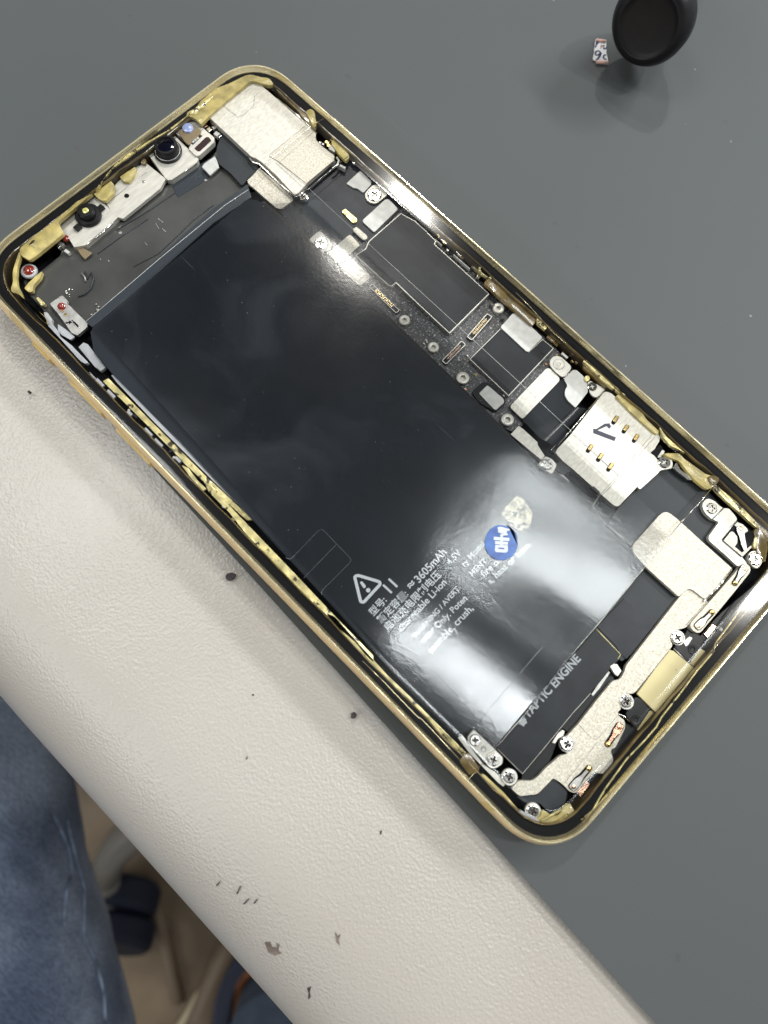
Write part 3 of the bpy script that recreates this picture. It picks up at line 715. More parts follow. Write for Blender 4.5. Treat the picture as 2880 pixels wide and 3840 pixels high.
def connector(c, p, q, w, m, pins):
    """long socket from p to q (sheet units) with two rows of pins"""
    a, b = W3(*T(c, p)[0], 4.9), W3(*T(c, q)[0], 4.9); d = (b - a); L = d.length; d.normalize(); nn = Vector((-d.y, d.x, 0))
    def rect(s0, s1, t0, t1): return [((a + d * s + nn * t).x, (a + d * s + nn * t).y) for s, t in ((s0, t0), (s1, t0), (s1, t1), (s0, t1))]
    o = prism_at('board_connector', rounded(rect(0, L, -w / 2, w / 2), .25), 4.75, .6, 'blackp', BRD, .05)
    bm = bmesh.new(); stroke(bm, rounded(rect(.12, L - .12, -w / 2 + .1, w / 2 - .1), .3), .16, 4.80, True); finish(bm, 'metal_rim', 'silver', o)
    bm = bmesh.new(); n = int((L * .62) / .36)
    for k in range(n):
        s = L * .19 + (L * .62) * (k + .5) / n
        for t0, t1 in ((-w * .30, -w * .08), (w * .08, w * .30)): prism(bm, rect(s - .09, s + .09, t0, t1), 4.98, .25, 0)
    finish(bm, 'contact_pins', m, o)
    prism_at('centre_rib', rect(L * .17, L * .83, -w * .05, w * .05), 4.95, .3, 'dull', o)
connector('C', (600, 968), (815, 1180), 1.05, 'gold_pin', 0); connector('C', (1368, 1388), (1530, 1202), 1.35, 'gold_pin', 0); connector('C', (1170, 1575), (1328, 1415), 1.25, 'copper', 0)
# small parts in the strip between the shield and the frame
for x, y, a, b, m_ in ((1160, 590, 2.6, .8, 'silver'), (1250, 665, .7, .7, 'copper'), (1335, 745, 2.9, .9, 'silver'), (1020, 470, 1.6, .5, 'gluepale'), (600, 90, 3.0, .35, 'bright'), (722, 200, 2.0, .3, 'bright'), (1000, 525, 3., .18, 'label'),
                       (1130, 640, 1.8, .15, 'label'), (1310, 790, 4.5, .15, 'label'), (640, 55, 1.0, .4, 'bright'), (1440, 860, 2.0, .4, 'gluepale'), (1200, 700, .5, .4, 'dull'), (1440, 905, .8, .5, 'bright')):
    box_at('small_component', 'C', x, y, a, b, 5.3, .9, m_, BRD, ang=random.uniform(-.03, .03))
for x, y, m_ in ((590, 840, 'gold_pin'), (510, 950, 'copper'), (1138, 757, 'copper'), (1220, 687, 'gold_pin')): box_at('small_component', 'D', x, y, .5, .45, 4.4, .3, m_, BRD)
for k in range(26):
    t = random.random(); x = 1625 + t * 560 + random.uniform(-9, 9); y = 862 + t * 520 + random.uniform(-9, 9); p = W3(x, y, 5.2)
    a, b = random.choice(((.6, .35), (.9, .45), (1.5, .5), (.45, .45)))
    prism_at('capacitor', [(p.x - a / 2, p.y - b / 2), (p.x + a / 2, p.y - b / 2), (p.x + a / 2, p.y + b / 2), (p.x - a / 2, p.y + b / 2)], 5.0 + random.random() * .4, .5, random.choice(['silver', 'label', 'bright', 'dull', 'gold_pin', 'brown']), BRD, .04)
for k in range(16):
    x, y = random.choice(((1405, 1085), (1480, 1180), (1560, 1200), (1600, 1290), (1800, 1180), (1745, 1330), (1840, 1420), (1870, 1500))); p = W3(x + random.uniform(-30, 30), y + random.uniform(-22, 22), 4.3)
    prism_at('resistor', [(p.x - .22, p.y - .12), (p.x + .22, p.y - .12), (p.x + .22, p.y + .12), (p.x - .22, p.y + .12)], 4.42, .2, random.choice(['dull', 'brown', 'label']), BRD, .02)
# pads, flex and brackets next to the SIM reader
plate('connector_pad', T('D', (560, 975), (640, 895), (700, 905), (825, 1025), (820, 1065), (745, 1130), (620, 1060)), 4.9, .8, 'blackp', BRD, r=.5, bev=.12)
lab('D', [(613, 985), (680, 920), (808, 1030), (810, 1058), (745, 1115), (732, 1108)], 5.0, 'label', r=.3)
plate('board_flex', T('D', (945, 1185), (1245, 878), (1275, 880), (1300, 915), (1285, 1000), (1365, 1095), (1290, 1160), (1110, 1345), (1085, 1330)), 4.95, .35, 'flexgloss', BRD, r=.2)
def roll(name, c, p, q, p2, q2, z0, drop, m, parent):
    """a flex bending down: strip from edge p-q to edge p2-q2"""
    a, b = W3(*T(c, p)[0], z0), W3(*T(c, q)[0], z0); a2, b2 = W3(*T(c, p2)[0], z0 - drop * .6), W3(*T(c, q2)[0], z0 - drop * .6)
    bm = bmesh.new(); rows = []
    for i in range(13):
        t = i / 12; ang = t * math.pi / 2; k = math.sin(ang); h = (1 - math.cos(ang)) * drop
        r0 = a.lerp(a2, k); r1 = b.lerp(b2, k); r0.z = r1.z = z0 - h; rows.append([bm.verts.new(r0.lerp(r1, j / 6)) for j in range(7)])
    for A, B in zip(rows, rows[1:]):
        for j in range(6): bm.faces.new((A[j], A[j + 1], B[j + 1], B[j]))
    bmesh.ops.recalc_face_normals(bm, faces=bm.faces); return finish(bm, name, m, parent, True)
roll('board_flex_bend', 'D', (1110, 1345), (1365, 1095), (1185, 1395), (1470, 1110), 4.95, 1.8, 'flexgloss', BRD)
lab('D', [(860, 1080), (1140, 790), (1165, 790), (1240, 862), (1240, 888), (960, 1178), (945, 1178), (862, 1100)], 5.1, 'brushed', r=.45, name='steel_label')
lab('D', [(780, 470), (878, 362), (915, 366), (1110, 550), (1000, 660), (985, 660)], 5.45, 'label', r=.35)
lab('D', [(1162, 760), (1172, 715), (1205, 692), (1250, 698), (1342, 782), (1272, 868), (1200, 810)], 5.5, 'silver', r=.8, name='screw_tab')
stud('D', 1236, 757, 46, 5.62, BRD, hole=.28, h=.3)
lab('D', [(1275, 872), (1346, 802), (1375, 805), (1448, 872), (1462, 975), (1365, 1097), (1305, 1040), (1282, 1000), (1285, 955), (1305, 925)], 5.35, 'label', r=.3, name='steel_bracket')
line('bracket_fold', T('D', (1272, 872), (1345, 796)), 5.45, .08, 'bright', BRD)
lab('D', [(1455, 905), (1478, 885), (1560, 930), (1608, 962), (1520, 1022), (1480, 990)], 5.3, 'silver', r=.6, name='screw_tab'); screw('D', 1497, 930, 38, 5.5, BRD)
lab('E', [(230, 690), (300, 615), (335, 640), (450, 745), (445, 760), (505, 850), (452, 912)], 5.2, 'brushed', r=.2, name='steel_label', parent=PH)
lab('E', [(453, 915), (512, 852), (560, 875), (602, 920), (560, 990), (520, 965)], 5.3, 'silver', r=.2, name='screw_tab', parent=PH); screw('E', 525, 912, 47, 5.55)
lab('E', [(560, 990), (600, 962), (697, 1045), (660, 1090)], 5.0, 'brushed', r=.05, name='steel_label', parent=PH)

# SIM reader --------------------------------------------------------------------
SIM = plate('sim_reader', T('E', (578, 818), (700, 690), (966, 352), (985, 350), (1020, 362), (1400, 690), (1400, 725), (1335, 825), (1385, 880), (1250, 1060), (1078, 1242), (1045, 1238), (935, 1142), (720, 950), (640, 885)), 5.7, 1.6, 'brushed', PH, r=.2, bev=.1)
line('folded_edge', T('E', (600, 770), (740, 610), (975, 335)), 5.7, .12, 'bright', SIM)
line('folded_edge', T('E', (690, 905), (595, 820), (555, 800), (590, 765)), 5.3, .12, 'bright', SIM)
for q in ((1052, 570), (1132, 640), (1212, 712), (855, 790), (934, 860), (1013, 936)):
    a = W3(*T('E', (q[0] + 14, q[1] - 22))[0], 5.78); b = W3(*T('E', (q[0] - 16, q[1] + 22))[0], 5.78); d = (b - a).normalized(); nn = Vector((-d.y, d.x, 0))
    def cap(w, e0_, e1_): return rounded([((a - d * e0_ + nn * w).x, (a - d * e0_ + nn * w).y), ((b + d * e1_ + nn * w).x, (b + d * e1_ + nn * w).y), ((b + d * e1_ - nn * w).x, (b + d * e1_ - nn * w).y), ((a - d * e0_ - nn * w).x, (a - d * e0_ - nn * w).y)], w * .9)
    o = prism_at('contact_slot', cap(.40, .32, .34), 5.73, .1, 'pit', SIM); prism_at('spring_contact', cap(.30, .25, -.2), 6.0, .3, 'gold_pin', o, .1)
for pts in (((695, 660), (1075, 1000)), ((1338, 682), (1085, 990), (935, 1150)), ((1362, 700), (1090, 1010), (945, 1160))):
    line('pressed_line', T('E', *pts), 5.71, .035, 'dull', SIM)
bm = bmesh.new()
for pts in ([(880, 638), (905, 640), (970, 598), (1008, 596), (1020, 622), (1005, 640), (985, 618), (915, 650), (1058, 705), (1045, 735), (1010, 722), (880, 672)],):
    flat(bm, [tuple(W3(x, y, 5.72).xy) for x, y in T('E', *pts)], 5.72)
finish(bm, 'pen_mark', 'ink', SIM)
for pts, z, m_ in (([(600, 905), (640, 880), (685, 905), (725, 945), (712, 965), (640, 990), (590, 960)], 5.5, 'blackp'), ([(860, 1090), (885, 1085), (935, 1130), (920, 1145)], 5.75, 'blackp'), ([(555, 810), (575, 788), (600, 800), (580, 835)], 5.9, 'blackp')):
    plate('plastic_clip', T('E', *pts), z, .9, m_, SIM, r=.1)
plate('side_bracket', T('E', (1387, 878), (1425, 850), (1480, 865), (1500, 900), (1495, 945), (1400, 960), (1385, 985), (1345, 1020), (1245, 1112), (1222, 1092), (1240, 1060)), 5.8, 1.2, 'silver', PH, r=.3)
screw('E', 1437, 897, 48, 6.1)
plate('bracket_lug', T('E', (1335, 825), (1385, 785), (1440, 810), (1420, 850), (1385, 865)), 5.5, .5, 'dull', PH, r=.2)
plate('dark_slot', T('E', (1325, 825), (1400, 760), (1425, 790), (1390, 840), (1380, 865)), 5.75, .3, 'pit', PH, r=.1)
plate('spring_finger', T('E', (1500, 940), (1530, 900), (1560, 960), (1640, 1010), (1655, 1040), (1620, 1035), (1540, 975)), 5.9, .6, 'bright', PH, r=.1)

# dark flex region left of the lower bracket -------------------------------------
LZ = 4.6
plate('lower_flex', T('F', (400, 560), (500, 420), (640, 270), (760, 190), (830, 130), (900, 120), (960, 150), (1080, 215), (1200, 300), (1290, 400), (1420, 520), (1480, 600), (1400, 880), (1180, 1130), (960, 1130), (770, 1340), (600, 1560), (520, 1620), (300, 1400), (330, 1330), (700, 880), (620, 750)), LZ, .6, 'flex', PH, r=.3)
plate('lower_tape', T('F', (325, 1345), (540, 1130), (700, 1275), (770, 1345), (560, 1600), (510, 1560), (480, 1500)), LZ + .15, .2, 'flexdark', PH, r=.15)
plate('dark_recess', T('F', (300, 410), (350, 350), (500, 440), (420, 545)), 3.6, .4, 'pit', PH, r=.2)
P1 = plate('steel_cover', T('F', (603, 740), (612, 708), (815, 482), (850, 455), (890, 460), (965, 520), (1150, 690), (1385, 898), (1290, 1020), (1195, 1130), (1160, 1130), (1062, 1052), (1020, 1058), (967, 1118), (710, 885), (625, 790)), 5.8, .8, 'grain', PH, r=.45)
for pts in (((985, 530), (850, 700), (715, 850), (700, 885)), ((620, 720), (715, 815))): line('pressed_line', T('F', *pts), 5.82, .035, 'dull', P1)
line('folded_edge', T('F', (1375, 905), (1270, 1040), (1165, 1150)), 5.8, .22, 'bright', P1)
# taptic engine
TZ = 5.6
TAP = plate('haptic_motor', [(1864, 2803), (1950, 2700), (2100, 2516), (2234, 2357)] + T('G', (480, 505), (512, 528), (500, 565), (430, 640)) + T('t', (1130, 950), (540, 1650)) + T('H', (745, 835), (720, 822)), TZ, 2.6, 'shield', PH, r=.2, bev=.10)
line('motor_edge', T('G', (325, 330), (400, 410), (500, 515), (512, 530), (490, 565)), TZ, .09, 'gluepale', TAP)
line('motor_edge', T('t', (1160, 920), (900, 1210), (540, 1650)) + T('H', (745, 833), (550, 640)), TZ - .05, .06, 'silver', TAP)
text('motor_lettering', 'TAPTIC ENGINE', T('t', (292, 1275))[0], T('t', (1030, 452))[0], TZ + .01, 'greyprint', TAP, hk=1.08, bold=.03)
bm = bmesh.new()
flat(bm, rounded([tuple(W3(x, y, TZ + .012).xy) for x, y in T('t', (165, 1290), (195, 1262), (215, 1268), (228, 1240), (245, 1262), (275, 1275), (262, 1300), (285, 1318), (278, 1340), (250, 1345), (248, 1375), (228, 1378), (195, 1352), (165, 1345))], .12), TZ + .012)
flat(bm, rounded([tuple(W3(x, y, TZ + .012).xy) for x, y in T('t', (160, 1248), (175, 1215), (185, 1222), (182, 1250), (168, 1262))], .08), TZ + .012)
finish(bm, 'fruit_emblem', 'greyprint', TAP)
plate('metal_clip', T('G', (430, 620), (460, 600), (485, 602), (520, 655), (490, 697), (470, 680)), 5.8, .7, 'silver', PH, r=.1)
plate('flex_contact_strip', T('G', (420, 655), (432, 668), (350, 790), (300, 850), (285, 840), (330, 770)), 5.2, .4, 'label', PH, r=.1)
plate('black_channel', T('G', (425, 640), (470, 730), (450, 740), (200, 1040), (110, 1140), (60, 1090)) + T('H', (930, 800), (870, 850), (820, 890), (735, 890), (745, 840), (1080, 430)), 4.4, .5, 'blackp', PH, r=.2, bev=.1)

# the long lower bracket
BR = plate('lower_bracket', T('G', (968, 84), (1020, 20), (1045, 12), (1078, 18), (1180, 108), (1196, 124), (1040, 300), (1010, 322), (950, 335), (905, 365), (895, 410), (920, 455), (885, 500), (760, 655), (635, 812), (605, 835), (545, 828), (505, 860), (497, 905),
                                 (520, 950), (485, 975), (500, 1010), (545, 1040), (550, 1095), (470, 1255), (437, 1262), (438, 1292), (457, 1340), (450, 1372), (372, 1458), (312, 1440), (268, 1480), (160, 1608), (115, 1592)) +
           T('H', (1085, 940), (1040, 900), (985, 862), (862, 992), (720, 1006), (658, 948), (715, 886), (820, 889), (872, 852), (925, 790), (1040, 690), (1100, 680), (1040, 610), (1085, 545), (1180, 445)) +
           T('G', (205, 1040), (330, 880), (452, 732), (512, 720), (548, 650), (552, 618), (760, 350)), 5.4, 1.0, 'grain', PH, r=.35)
for pts in ((('G'), (185, 1070), (280, 1170), (310, 1190), (345, 1170), (500, 990)), (('G'), (640, 815), (890, 500)), (('G'), (75, 1530), (330, 1210)), (('G'), (350, 1450), (450, 1330)), (('G'), (1180, 118), (1010, 310))):
    line('pressed_line', T(pts[0], *pts[1:]), 5.42, .045, 'dull', BR)
# right contact strip with two spring contacts
CS = plate('contact_strip', T('F', (1450, 860), (1490, 852), (1525, 888), (1520, 925), (1330, 1160), (1130, 1398), (1095, 1395), (1052, 1350), (1062, 1315), (1200, 1160), (1385, 950), (1430, 900)), 5.9, 1.3, 'grain', PH, r=.5)
def spring(c, p, q, z, parent, m1='dull', wide=.75, flip=False):
    """slot with a leaf contact: p the riveted end, q the raised golden tip"""
    a, b = W3(*T(c, p)[0], z), W3(*T(c, q)[0], z); d = (b - a); L = d.length; d.normalize(); nn = Vector((-d.y, d.x, 0))
    def pt(s, t): v = a + d * s + nn * t; return (v.x, v.y)
    o = prism_at('contact_slot', rounded([pt(-.6, -wide), pt(L * .35, -wide), pt(L * .55, -wide * .75), pt(L + .5, -wide * .75), pt(L + .5, wide * .75), pt(L * .55, wide * .75), pt(L * .35, wide), pt(-.6, wide)], .6), z + .03, .3, 'pit', parent)
    prism_at('leaf_spring', rounded([pt(-.45, -wide * .8), pt(L * .3, -wide * .8), pt(L * .55, -wide * .35), pt(L, -wide * .35), pt(L, wide * .35), pt(L * .55, wide * .35), pt(L * .3, wide * .8), pt(-.45, wide * .8)], .3), z + .22, .15, m1, o, .05)
    lathe_obj('contact_tip', [(.48, 0), (.42, .22), (.2, .36)], Vector((*pt(L - .05, 0), z + .2)), 'gold_pin', o, seg=16)
    lathe_obj('rivet', [(.42, 0), (.35, .12), (.1, .16)], Vector((*pt(.1, 0), z + .2)), 'copper', o, seg=14)
spring('F', (1470, 895), (1400, 1010), 5.92, CS); spring('F', (1112, 1345), (1222, 1235), 5.92, CS, m1='silver')
spring('G', (505, 1085), (412, 1225), 5.45, BR, m1='copper'); spring('H', (1135, 935), (1262, 790), 5.45, BR, m1='dull')
# top-right bracket and flash contact
TB = plate('corner_bracket', T('m', (812, 640), (860, 590), (900, 590), (960, 610), (1050, 700), (1110, 715), (1150, 712), (1252, 830), (1258, 862), (1230, 900), (1070, 1110), (1100, 1150), (1320, 1340), (1400, 1440), (1260, 1460), (1245, 1440), (1100, 1310), (895, 1130), (888, 1080), (1015, 905), (1020, 880), (940, 860), (850, 780), (810, 700)), 5.7, 1.0, 'silver', PH, r=.5)
screw('m', 935, 712, 74, 5.95); line('bracket_fold', T('m', (945, 850), (1080, 710)), 5.75, .14, 'dull', TB)
line('pressed_line', T('m', (1240, 880), (1130, 1000), (1005, 1150), (1015, 1190), (1230, 1380)), 5.74, .04, 'dull', TB)
FC = plate('flash_contact', T('m', (1070, 1115), (1262, 885), (1330, 905), (1490, 1045), (1478, 1130), (1440, 1180), (1455, 1215), (1330, 1345)), 6.0, .8, 'pit', PH, r=.2)
plate('metal_pad', T('m', (1085, 1130), (1180, 1010), (1210, 1020), (1262, 1080), (1262, 1160), (1225, 1210), (1320, 1290), (1445, 1190), (1450, 1215), (1330, 1340)), 6.08, .2, 'grain', FC, r=.1)
plate('metal_pad', T('m', (1225, 930), (1262, 890), (1330, 920), (1400, 990), (1400, 1010), (1350, 1040)), 6.10, .2, 'silver', FC, r=.1)
plate('leaf_spring', T('m', (1252, 960), (1290, 930), (1350, 975), (1355, 1060), (1392, 1250), (1350, 1265), (1315, 1180), (1290, 1075), (1262, 1020)), 6.4, .15, 'dull', FC, r=.2)
lathe_obj('rivet', [(.42, 0), (.35, .12), (.1, .16)], W3(*T('m', (1303, 975))[0], 6.4), 'copper', FC, seg=14)
plate('screw_tab', T('m', (1385, 1360), (1430, 1270), (1510, 1260), (1580, 1340), (1590, 1410), (1525, 1505), (1440, 1450)), 5.9, .8, 'silver', PH, r=.8)
screw('m', 1497, 1367, 84, 6.2, rot=.5)
# yellow window and black connectors on the bottom edge
plate('yellow_window', T('G', (640, 833), (890, 490), (925, 500), (1045, 600), (1112, 655), (1100, 690), (822, 1003), (770, 960)), 5.3, .5, 'window', PH, r=.15)
for pts in ([(1050, 595), (1130, 480), (1190, 510), (1175, 570), (1115, 650)], [(640, 1110), (745, 960), (820, 1005), (815, 1040), (700, 1165)]): plate('window_skirt', T('G', *pts), 4.7, .4, 'window', PH, r=.3)
for pts in ([(925, 470), (1005, 395), (1030, 330), (1120, 375), (1175, 410), (1130, 470), (1050, 600)], [(590, 915), (625, 860), (660, 860), (745, 950), (645, 1110), (550, 1000)]):
    plate('microphone_block', T('G', *pts), 5.0, .8, 'blackp', PH, r=.4, bev=.15)
stud('G', 1075, 490, 38, 5.15, PH, m='blackp'); stud('G', 632, 1040, 38, 5.15, PH, m='blackp')
plate('metal_pad', T('G', (1000, 430), (1050, 385), (1075, 400), (1040, 450), (1020, 470)), 5.1, .2, 'dull', PH, r=.2)
line('chrome_edge', T('G', (925, 480), (1045, 598)), 5.1, .13, 'dull', PH); line('chrome_edge', T('G', (485, 980), (540, 1010), (640, 1100)), 5.2, .12, 'bright', PH)
plate('tan_block', T('G', (1160, 370), (1230, 290), (1260, 310), (1190, 400)), 4.9, .6, 'copper', PH, r=.1); plate('tan_block', T('H', (1170, 970), (1240, 890), (1270, 915), (1195, 1015)), 4.9, .6, 'copper', PH, r=.1)
box_at('small_component', 'G', 1297, 332, .5, .5, 5.6, .5, 'label', PH); box_at('small_component', 'H', 1328, 932, .5, .5, 5.6, .5, 'label', PH)
for c, x, y, r in (('G', 958, 397, 50), ('G', 558, 893, 48), ('G', 97, 1225, 54), ('H', 520, 725, 50), ('H', 645, 858, 50), ('H', 827, 1125, 50)):
    s_ = screw(c, x, y, r, 5.75 if c == 'G' else 5.7)
    p = W3(*T(c, (x, y))[0], 5.45); lathe_obj('screw_seat', [(1.0, 0), (1.32, 0), (1.36, -.1), (1.36, -.6)], p, 'dull' if c == 'G' else 'silver', PH, cap0=False, cap1=False, seg=28)
# bottom-left screw bracket
plate('screw_bracket', T('H', (242, 552), (280, 528), (318, 600), (440, 760), (545, 830), (612, 905), (600, 935), (560, 905), (340, 680)), 5.0, .8, 'silver', PH, r=.2)
plate('screw_bracket', T('H', (318, 548), (365, 488), (480, 595), (592, 705), (588, 760), (540, 785), (470, 760), (420, 700), (330, 610)), 5.35, .6, 'silver', PH, r=.3)
screw('H', 378, 573, 46, 5.7); stud('H', 445, 642, 22, 5.5, PH, hole=.6, m='dull')
plate('pale_clip', T('H', (975, 590), (1020, 520), (1058, 490), (1075, 505), (1060, 540), (1020, 560), (1000, 600)), 5.6, .4, 'silver', PH, r=.15)
plate('foam_pad', T('H', (862, 1000), (985, 864), (1095, 972), (1080, 1050), (1050, 1100), (985, 1147), (925, 1110), (880, 1060), (770, 1060), (700, 1010)), 4.9, .5, 'flex', PH, r=.3)
# dark slots on the lower edge
for pts in ([(1240, 260), (1300, 200), (1659, -100), (1659, 60), (1330, 420), (1250, 450), (1190, 510), (1120, 400)],): plate('edge_block', T('G', *pts), 4.6, .6, 'blackp', PH, r=.2)
plate('edge_block', T('G', (540, 1050), (640, 1110), (700, 1170), (640, 1260), (330, 1560), (250, 1640), (180, 1600), (330, 1440), (450, 1340), (440, 1280)), 4.3, .5, 'blackp', PH, r=.3)

# ------------------------------------------------------------------ camera bar at the top
UB = plate('sensor_bracket', T('A', (820, 1160), (905, 1010), (1020, 905), (1130, 848), (1290, 975), (1268, 1012), (1245, 1052), (958, 1285), (900, 1270)), 5.2, .8, 'silver', PH, r=.15)
line('pressed_line', T('A', (865, 1140), (1000, 1030), (1140, 925)), 5.22, .05, 'dull', UB)
lathe_obj('locating_hole', [(.50, 0), (.50, .03)], W3(*T('A', (985, 1108))[0], 5.2), 'pit', UB, seg=20); lathe_obj('dimple', [(.36, 0), (.2, .12), (.05, .15)], W3(*T('A', (1118, 997))[0], 5.2), 'dull', UB, seg=16)
FCM = plate('front_camera', T('A', (1128, 752), (1150, 720), (1330, 612), (1545, 822), (1530, 850), (1330, 987), (1288, 972)), 5.4, 1.4, 'silver', PH, r=.3)
line('folded_edge', T('A', (1290, 980), (1335, 985), (1530, 855)), 5.2, .16, 'bright', FCM)
c0 = W3(*T('A', (1308, 768))[0], 5.4)
lathe_obj('lens_barrel', [(2.85, 0), (2.85, .35), (2.65, .5), (2.35, .55), (2.3, 1.9), (2.15, 2.1), (1.75, 2.12), (1.7, 1.9)], c0, 'blackp', FCM, cap1=False)
lathe_obj('lens_glass', [(1.72, 1.92), (1.2, 2.02), (.6, 2.08), (.1, 2.1)], c0, 'lens', FCM)
bm = bmesh.new(); lathe(bm, [(2.40, .56), (2.5, .60), (2.58, .56)], c0, cap0=False, cap1=False); finish(bm, 'chrome_ring', 'dull', FCM, True)
ICM = plate('infrared_camera', T('A', (445, 1312), (698, 1092), (790, 1150), (920, 1270), (660, 1492), (575, 1508), (530, 1430), (495, 1400)), 5.3, 1.3, 'silver', PH, r=.3)
line('folded_edge', T('A', (665, 1495), (790, 1400), (920, 1275)), 5.1, .14, 'bright', ICM)
c1 = W3(*T('A', (692, 1268))[0], 5.3)
lathe_obj('lens_barrel', [(2.55, 0), (2.55, .5), (2.3, .75), (1.75, .8), (1.7, 1.7), (1.45, 1.95), (.75, 2.0), (.6, 1.8)], c1, 'rubber', ICM, cap1=False)
lathe_obj('lens_glass', [(.62, 1.82), (.3, 1.9), (.05, 1.92)], c1, 'amberlens', ICM, seg=20)
for q in ((778, 1198), (600, 1348)): box_at('barrel_tab', 'A', q[0], q[1], 1.1, 1.3, 5.9, .6, 'blackp', ICM, ang=.1)
SM = plate('sensor_module', T('A', (1345, 608), (1470, 493), (1505, 512), (1600, 600), (1667, 655), (1665, 690), (1548, 797), (1520, 795), (1465, 740), (1490, 705)), 5.8, 1.2, 'silver', PH, r=.25)
plate('projector_box', T('A', (1375, 600), (1460, 520), (1565, 600), (1560, 625), (1470, 712), (1440, 690)), 6.0, .6, 'brown', SM, r=.15)
c2 = W3(*T('A', (1462, 585))[0], 6.0); lathe_obj('projector_window', [(1.15, 0), (1.1, .3), (.8, .45), (.1, .5)], c2, 'bluelens', SM, seg=24)
plate('dark_slot', T('A', (1510, 738), (1600, 652), (1622, 650), (1645, 678), (1555, 762), (1535, 762)), 5.84, .2, 'maroon', SM, r=.15)
plate('dark_slot', T('A', (1470, 690), (1545, 622), (1575, 640), (1500, 712)), 5.85, .2, 'maroon', SM, r=.1)
for x, y in ((1502, 685), (1520, 672), (1538, 658)): box_at('small_component', 'A', x, y, .45, .5, 6.0, .3, 'label', SM)
for x, y, a, b, m_ in ((140, 560, .8, .9, 'copper'), (175, 590, .9, .8, 'bright'), (215, 575, .7, .8, 'dull'), (235, 625, 1.1, .9, 'label'), (255, 640, .5, .7, 'bright'), (200, 545, .8, .5, 'copper')): box_at('small_component', 'B', x, y, a, b, 5.4, .9, m_, PH, ang=random.uniform(-.2, .2))
plate('cable_end', T('B', (118, 882), (140, 855), (218, 800), (235, 830), (252, 885), (182, 948)), 4.9, .4, 'label', PH, r=.1)
# small flashes and thread-lock dots at the left corner
for x, y, a, b, m_ in ((510, 1440, 1., 1.1, 'copper'), (470, 1480, 1.2, .8, 'dull'), (520, 1540, 1.1, .6, 'label'), (455, 1500, .5, .6, 'bright')): box_at('small_component', 'A', x, y, a, b, 5.0, .8, m_, PH, ang=.2)
plate('brass_plate', T('A', (590, 1510), (625, 1500), (715, 1550), (660, 1600), (635, 1575)), 4.7, .3, 'brown', PH, r=.1)
def dome(name, c, x, y, r, z, h, m): 
    p = W3(*T(c, (x, y))[0], z); return lathe_obj(name, [(r, 0), (r * .92, h * .45), (r * .6, h * .85), (r * .15, h)], p, m, PH, seg=20)
dome('thread_lock_drop', 'a', 308, 325, 1.25, 4.9, .8, 'red'); p = W3(*T('a', (305, 328))[0], 4.85); lathe_obj('clear_blob', [(1.6, 0), (1.5, .3), (1.2, .45)], p, 'pale', PH, seg=20)
dome('thread_lock_drop', 'A', 512, 1440, .7, 5.1, .45, 'red')
MT = plate('button_bracket', T('a', (513, 660), (630, 580), (650, 575), (700, 628), (690, 650), (905, 862), (905, 900), (800, 992), (740, 960), (600, 760), (540, 690)), 5.2, .8, 'dull', PH, r=.3)
MT['label'] = 'small dull steel bracket with a red dot'
dome('thread_lock_drop', 'a', 640, 690, .8, 5.2, .5, 'red')
for x, y, a, b, m_ in ((765, 850, 1.3, .25, 'bright'), (785, 870, 1.3, .3, 'pit'), (800, 885, 1.2, .25, 'bright'), (680, 768, .5, .5, 'gold_pin'), (690, 860, .5, .6, 'bright'), (720, 850, .4, .6, 'pit'), (635, 725, .8, .5, 'copper')): box_at('small_component', 'a', x, y, a, b, 5.4, .3, m_, MT)
plate('cable_bracket', T('a', (600, 870), (700, 940), (775, 1000), (730, 1035), (640, 985), (600, 940)), 4.8, .5, 'pale', PH, r=.2)
for k in range(7): dome('solder_blob', 'a', 700 + random.uniform(-25, 55), 500 + k * 14 + random.uniform(-10, 10), random.uniform(.12, .26), 4.1, .2, 'bright')
for k in range(9): dome('solder_blob', 'a', 960 + random.uniform(-25, 90), 680 + k * 14 + random.uniform(-20, 20), random.uniform(.12, .3), 4.3, .25, 'dull')
line('coiled_wire', T('a', (880, 330), (905, 400), (950, 330), (975, 400), (940, 500), (880, 560), (810, 585)), 4.3, .15, 'flap', PH)
line('coiled_wire', T('a', (845, 345), (880, 385), (890, 430)), 4.3, .18, 'dull', PH)

# earpiece / big steel cover ------------------------------------------------------
CV = plate('camera_cover', T('B', (168, 492), (300, 375), (500, 208), (548, 222), (640, 300), (720, 370), (1005, 622), (1000, 668), (1045, 715), (1150, 798), (1145, 840), (1110, 850), (930, 1010), (900, 1050), (860, 1095), (838, 1100), (700, 950), (590, 850), (545, 818), (500, 800), (330, 640)), 6.3, 1.6, 'brushed', PH, r=.25, bev=.12)
CV['label'] = 'large scratched steel cover at the top corner'
plate('cover_step', T('B', (640, 800), (920, 558), (985, 608), (1000, 668), (1045, 715), (1150, 798), (1140, 835), (930, 1010), (712, 835)), 6.45, .2, 'grain', CV, r=.1)
for pts in (((720, 850), (985, 612)), ((705, 835), (925, 1020)), ((695, 850), (905, 1040)), ((925, 560), (640, 790)), ((270, 385), (330, 440), (400, 492), (450, 470), (520, 405), (530, 330))): line('pressed_line', T('B', *pts), 6.46, .035, 'dull', CV)
line('folded_edge', T('B', (705, 350), (850, 470), (1012, 625)), 6.35, .16, 'bright', CV)
line('folded_edge', T('B', (475, 800), (520, 850), (565, 860), (700, 990), (845, 1122), (880, 1110), (925, 1060)), 6.0, .2, 'bright', CV)
tube('folded_edge', [W3(*q, 6.1) for q in T('B', (1165, 810), (1185, 835), (1170, 870), (1135, 895))], .22, 'silver', CV)
plate('earpiece_pad', T('B', (475, 985), (565, 890), (700, 1000), (828, 1118), (832, 1140), (735, 1210), (700, 1205), (475, 1008)), 5.1, .6, 'grain', PH, r=.4)
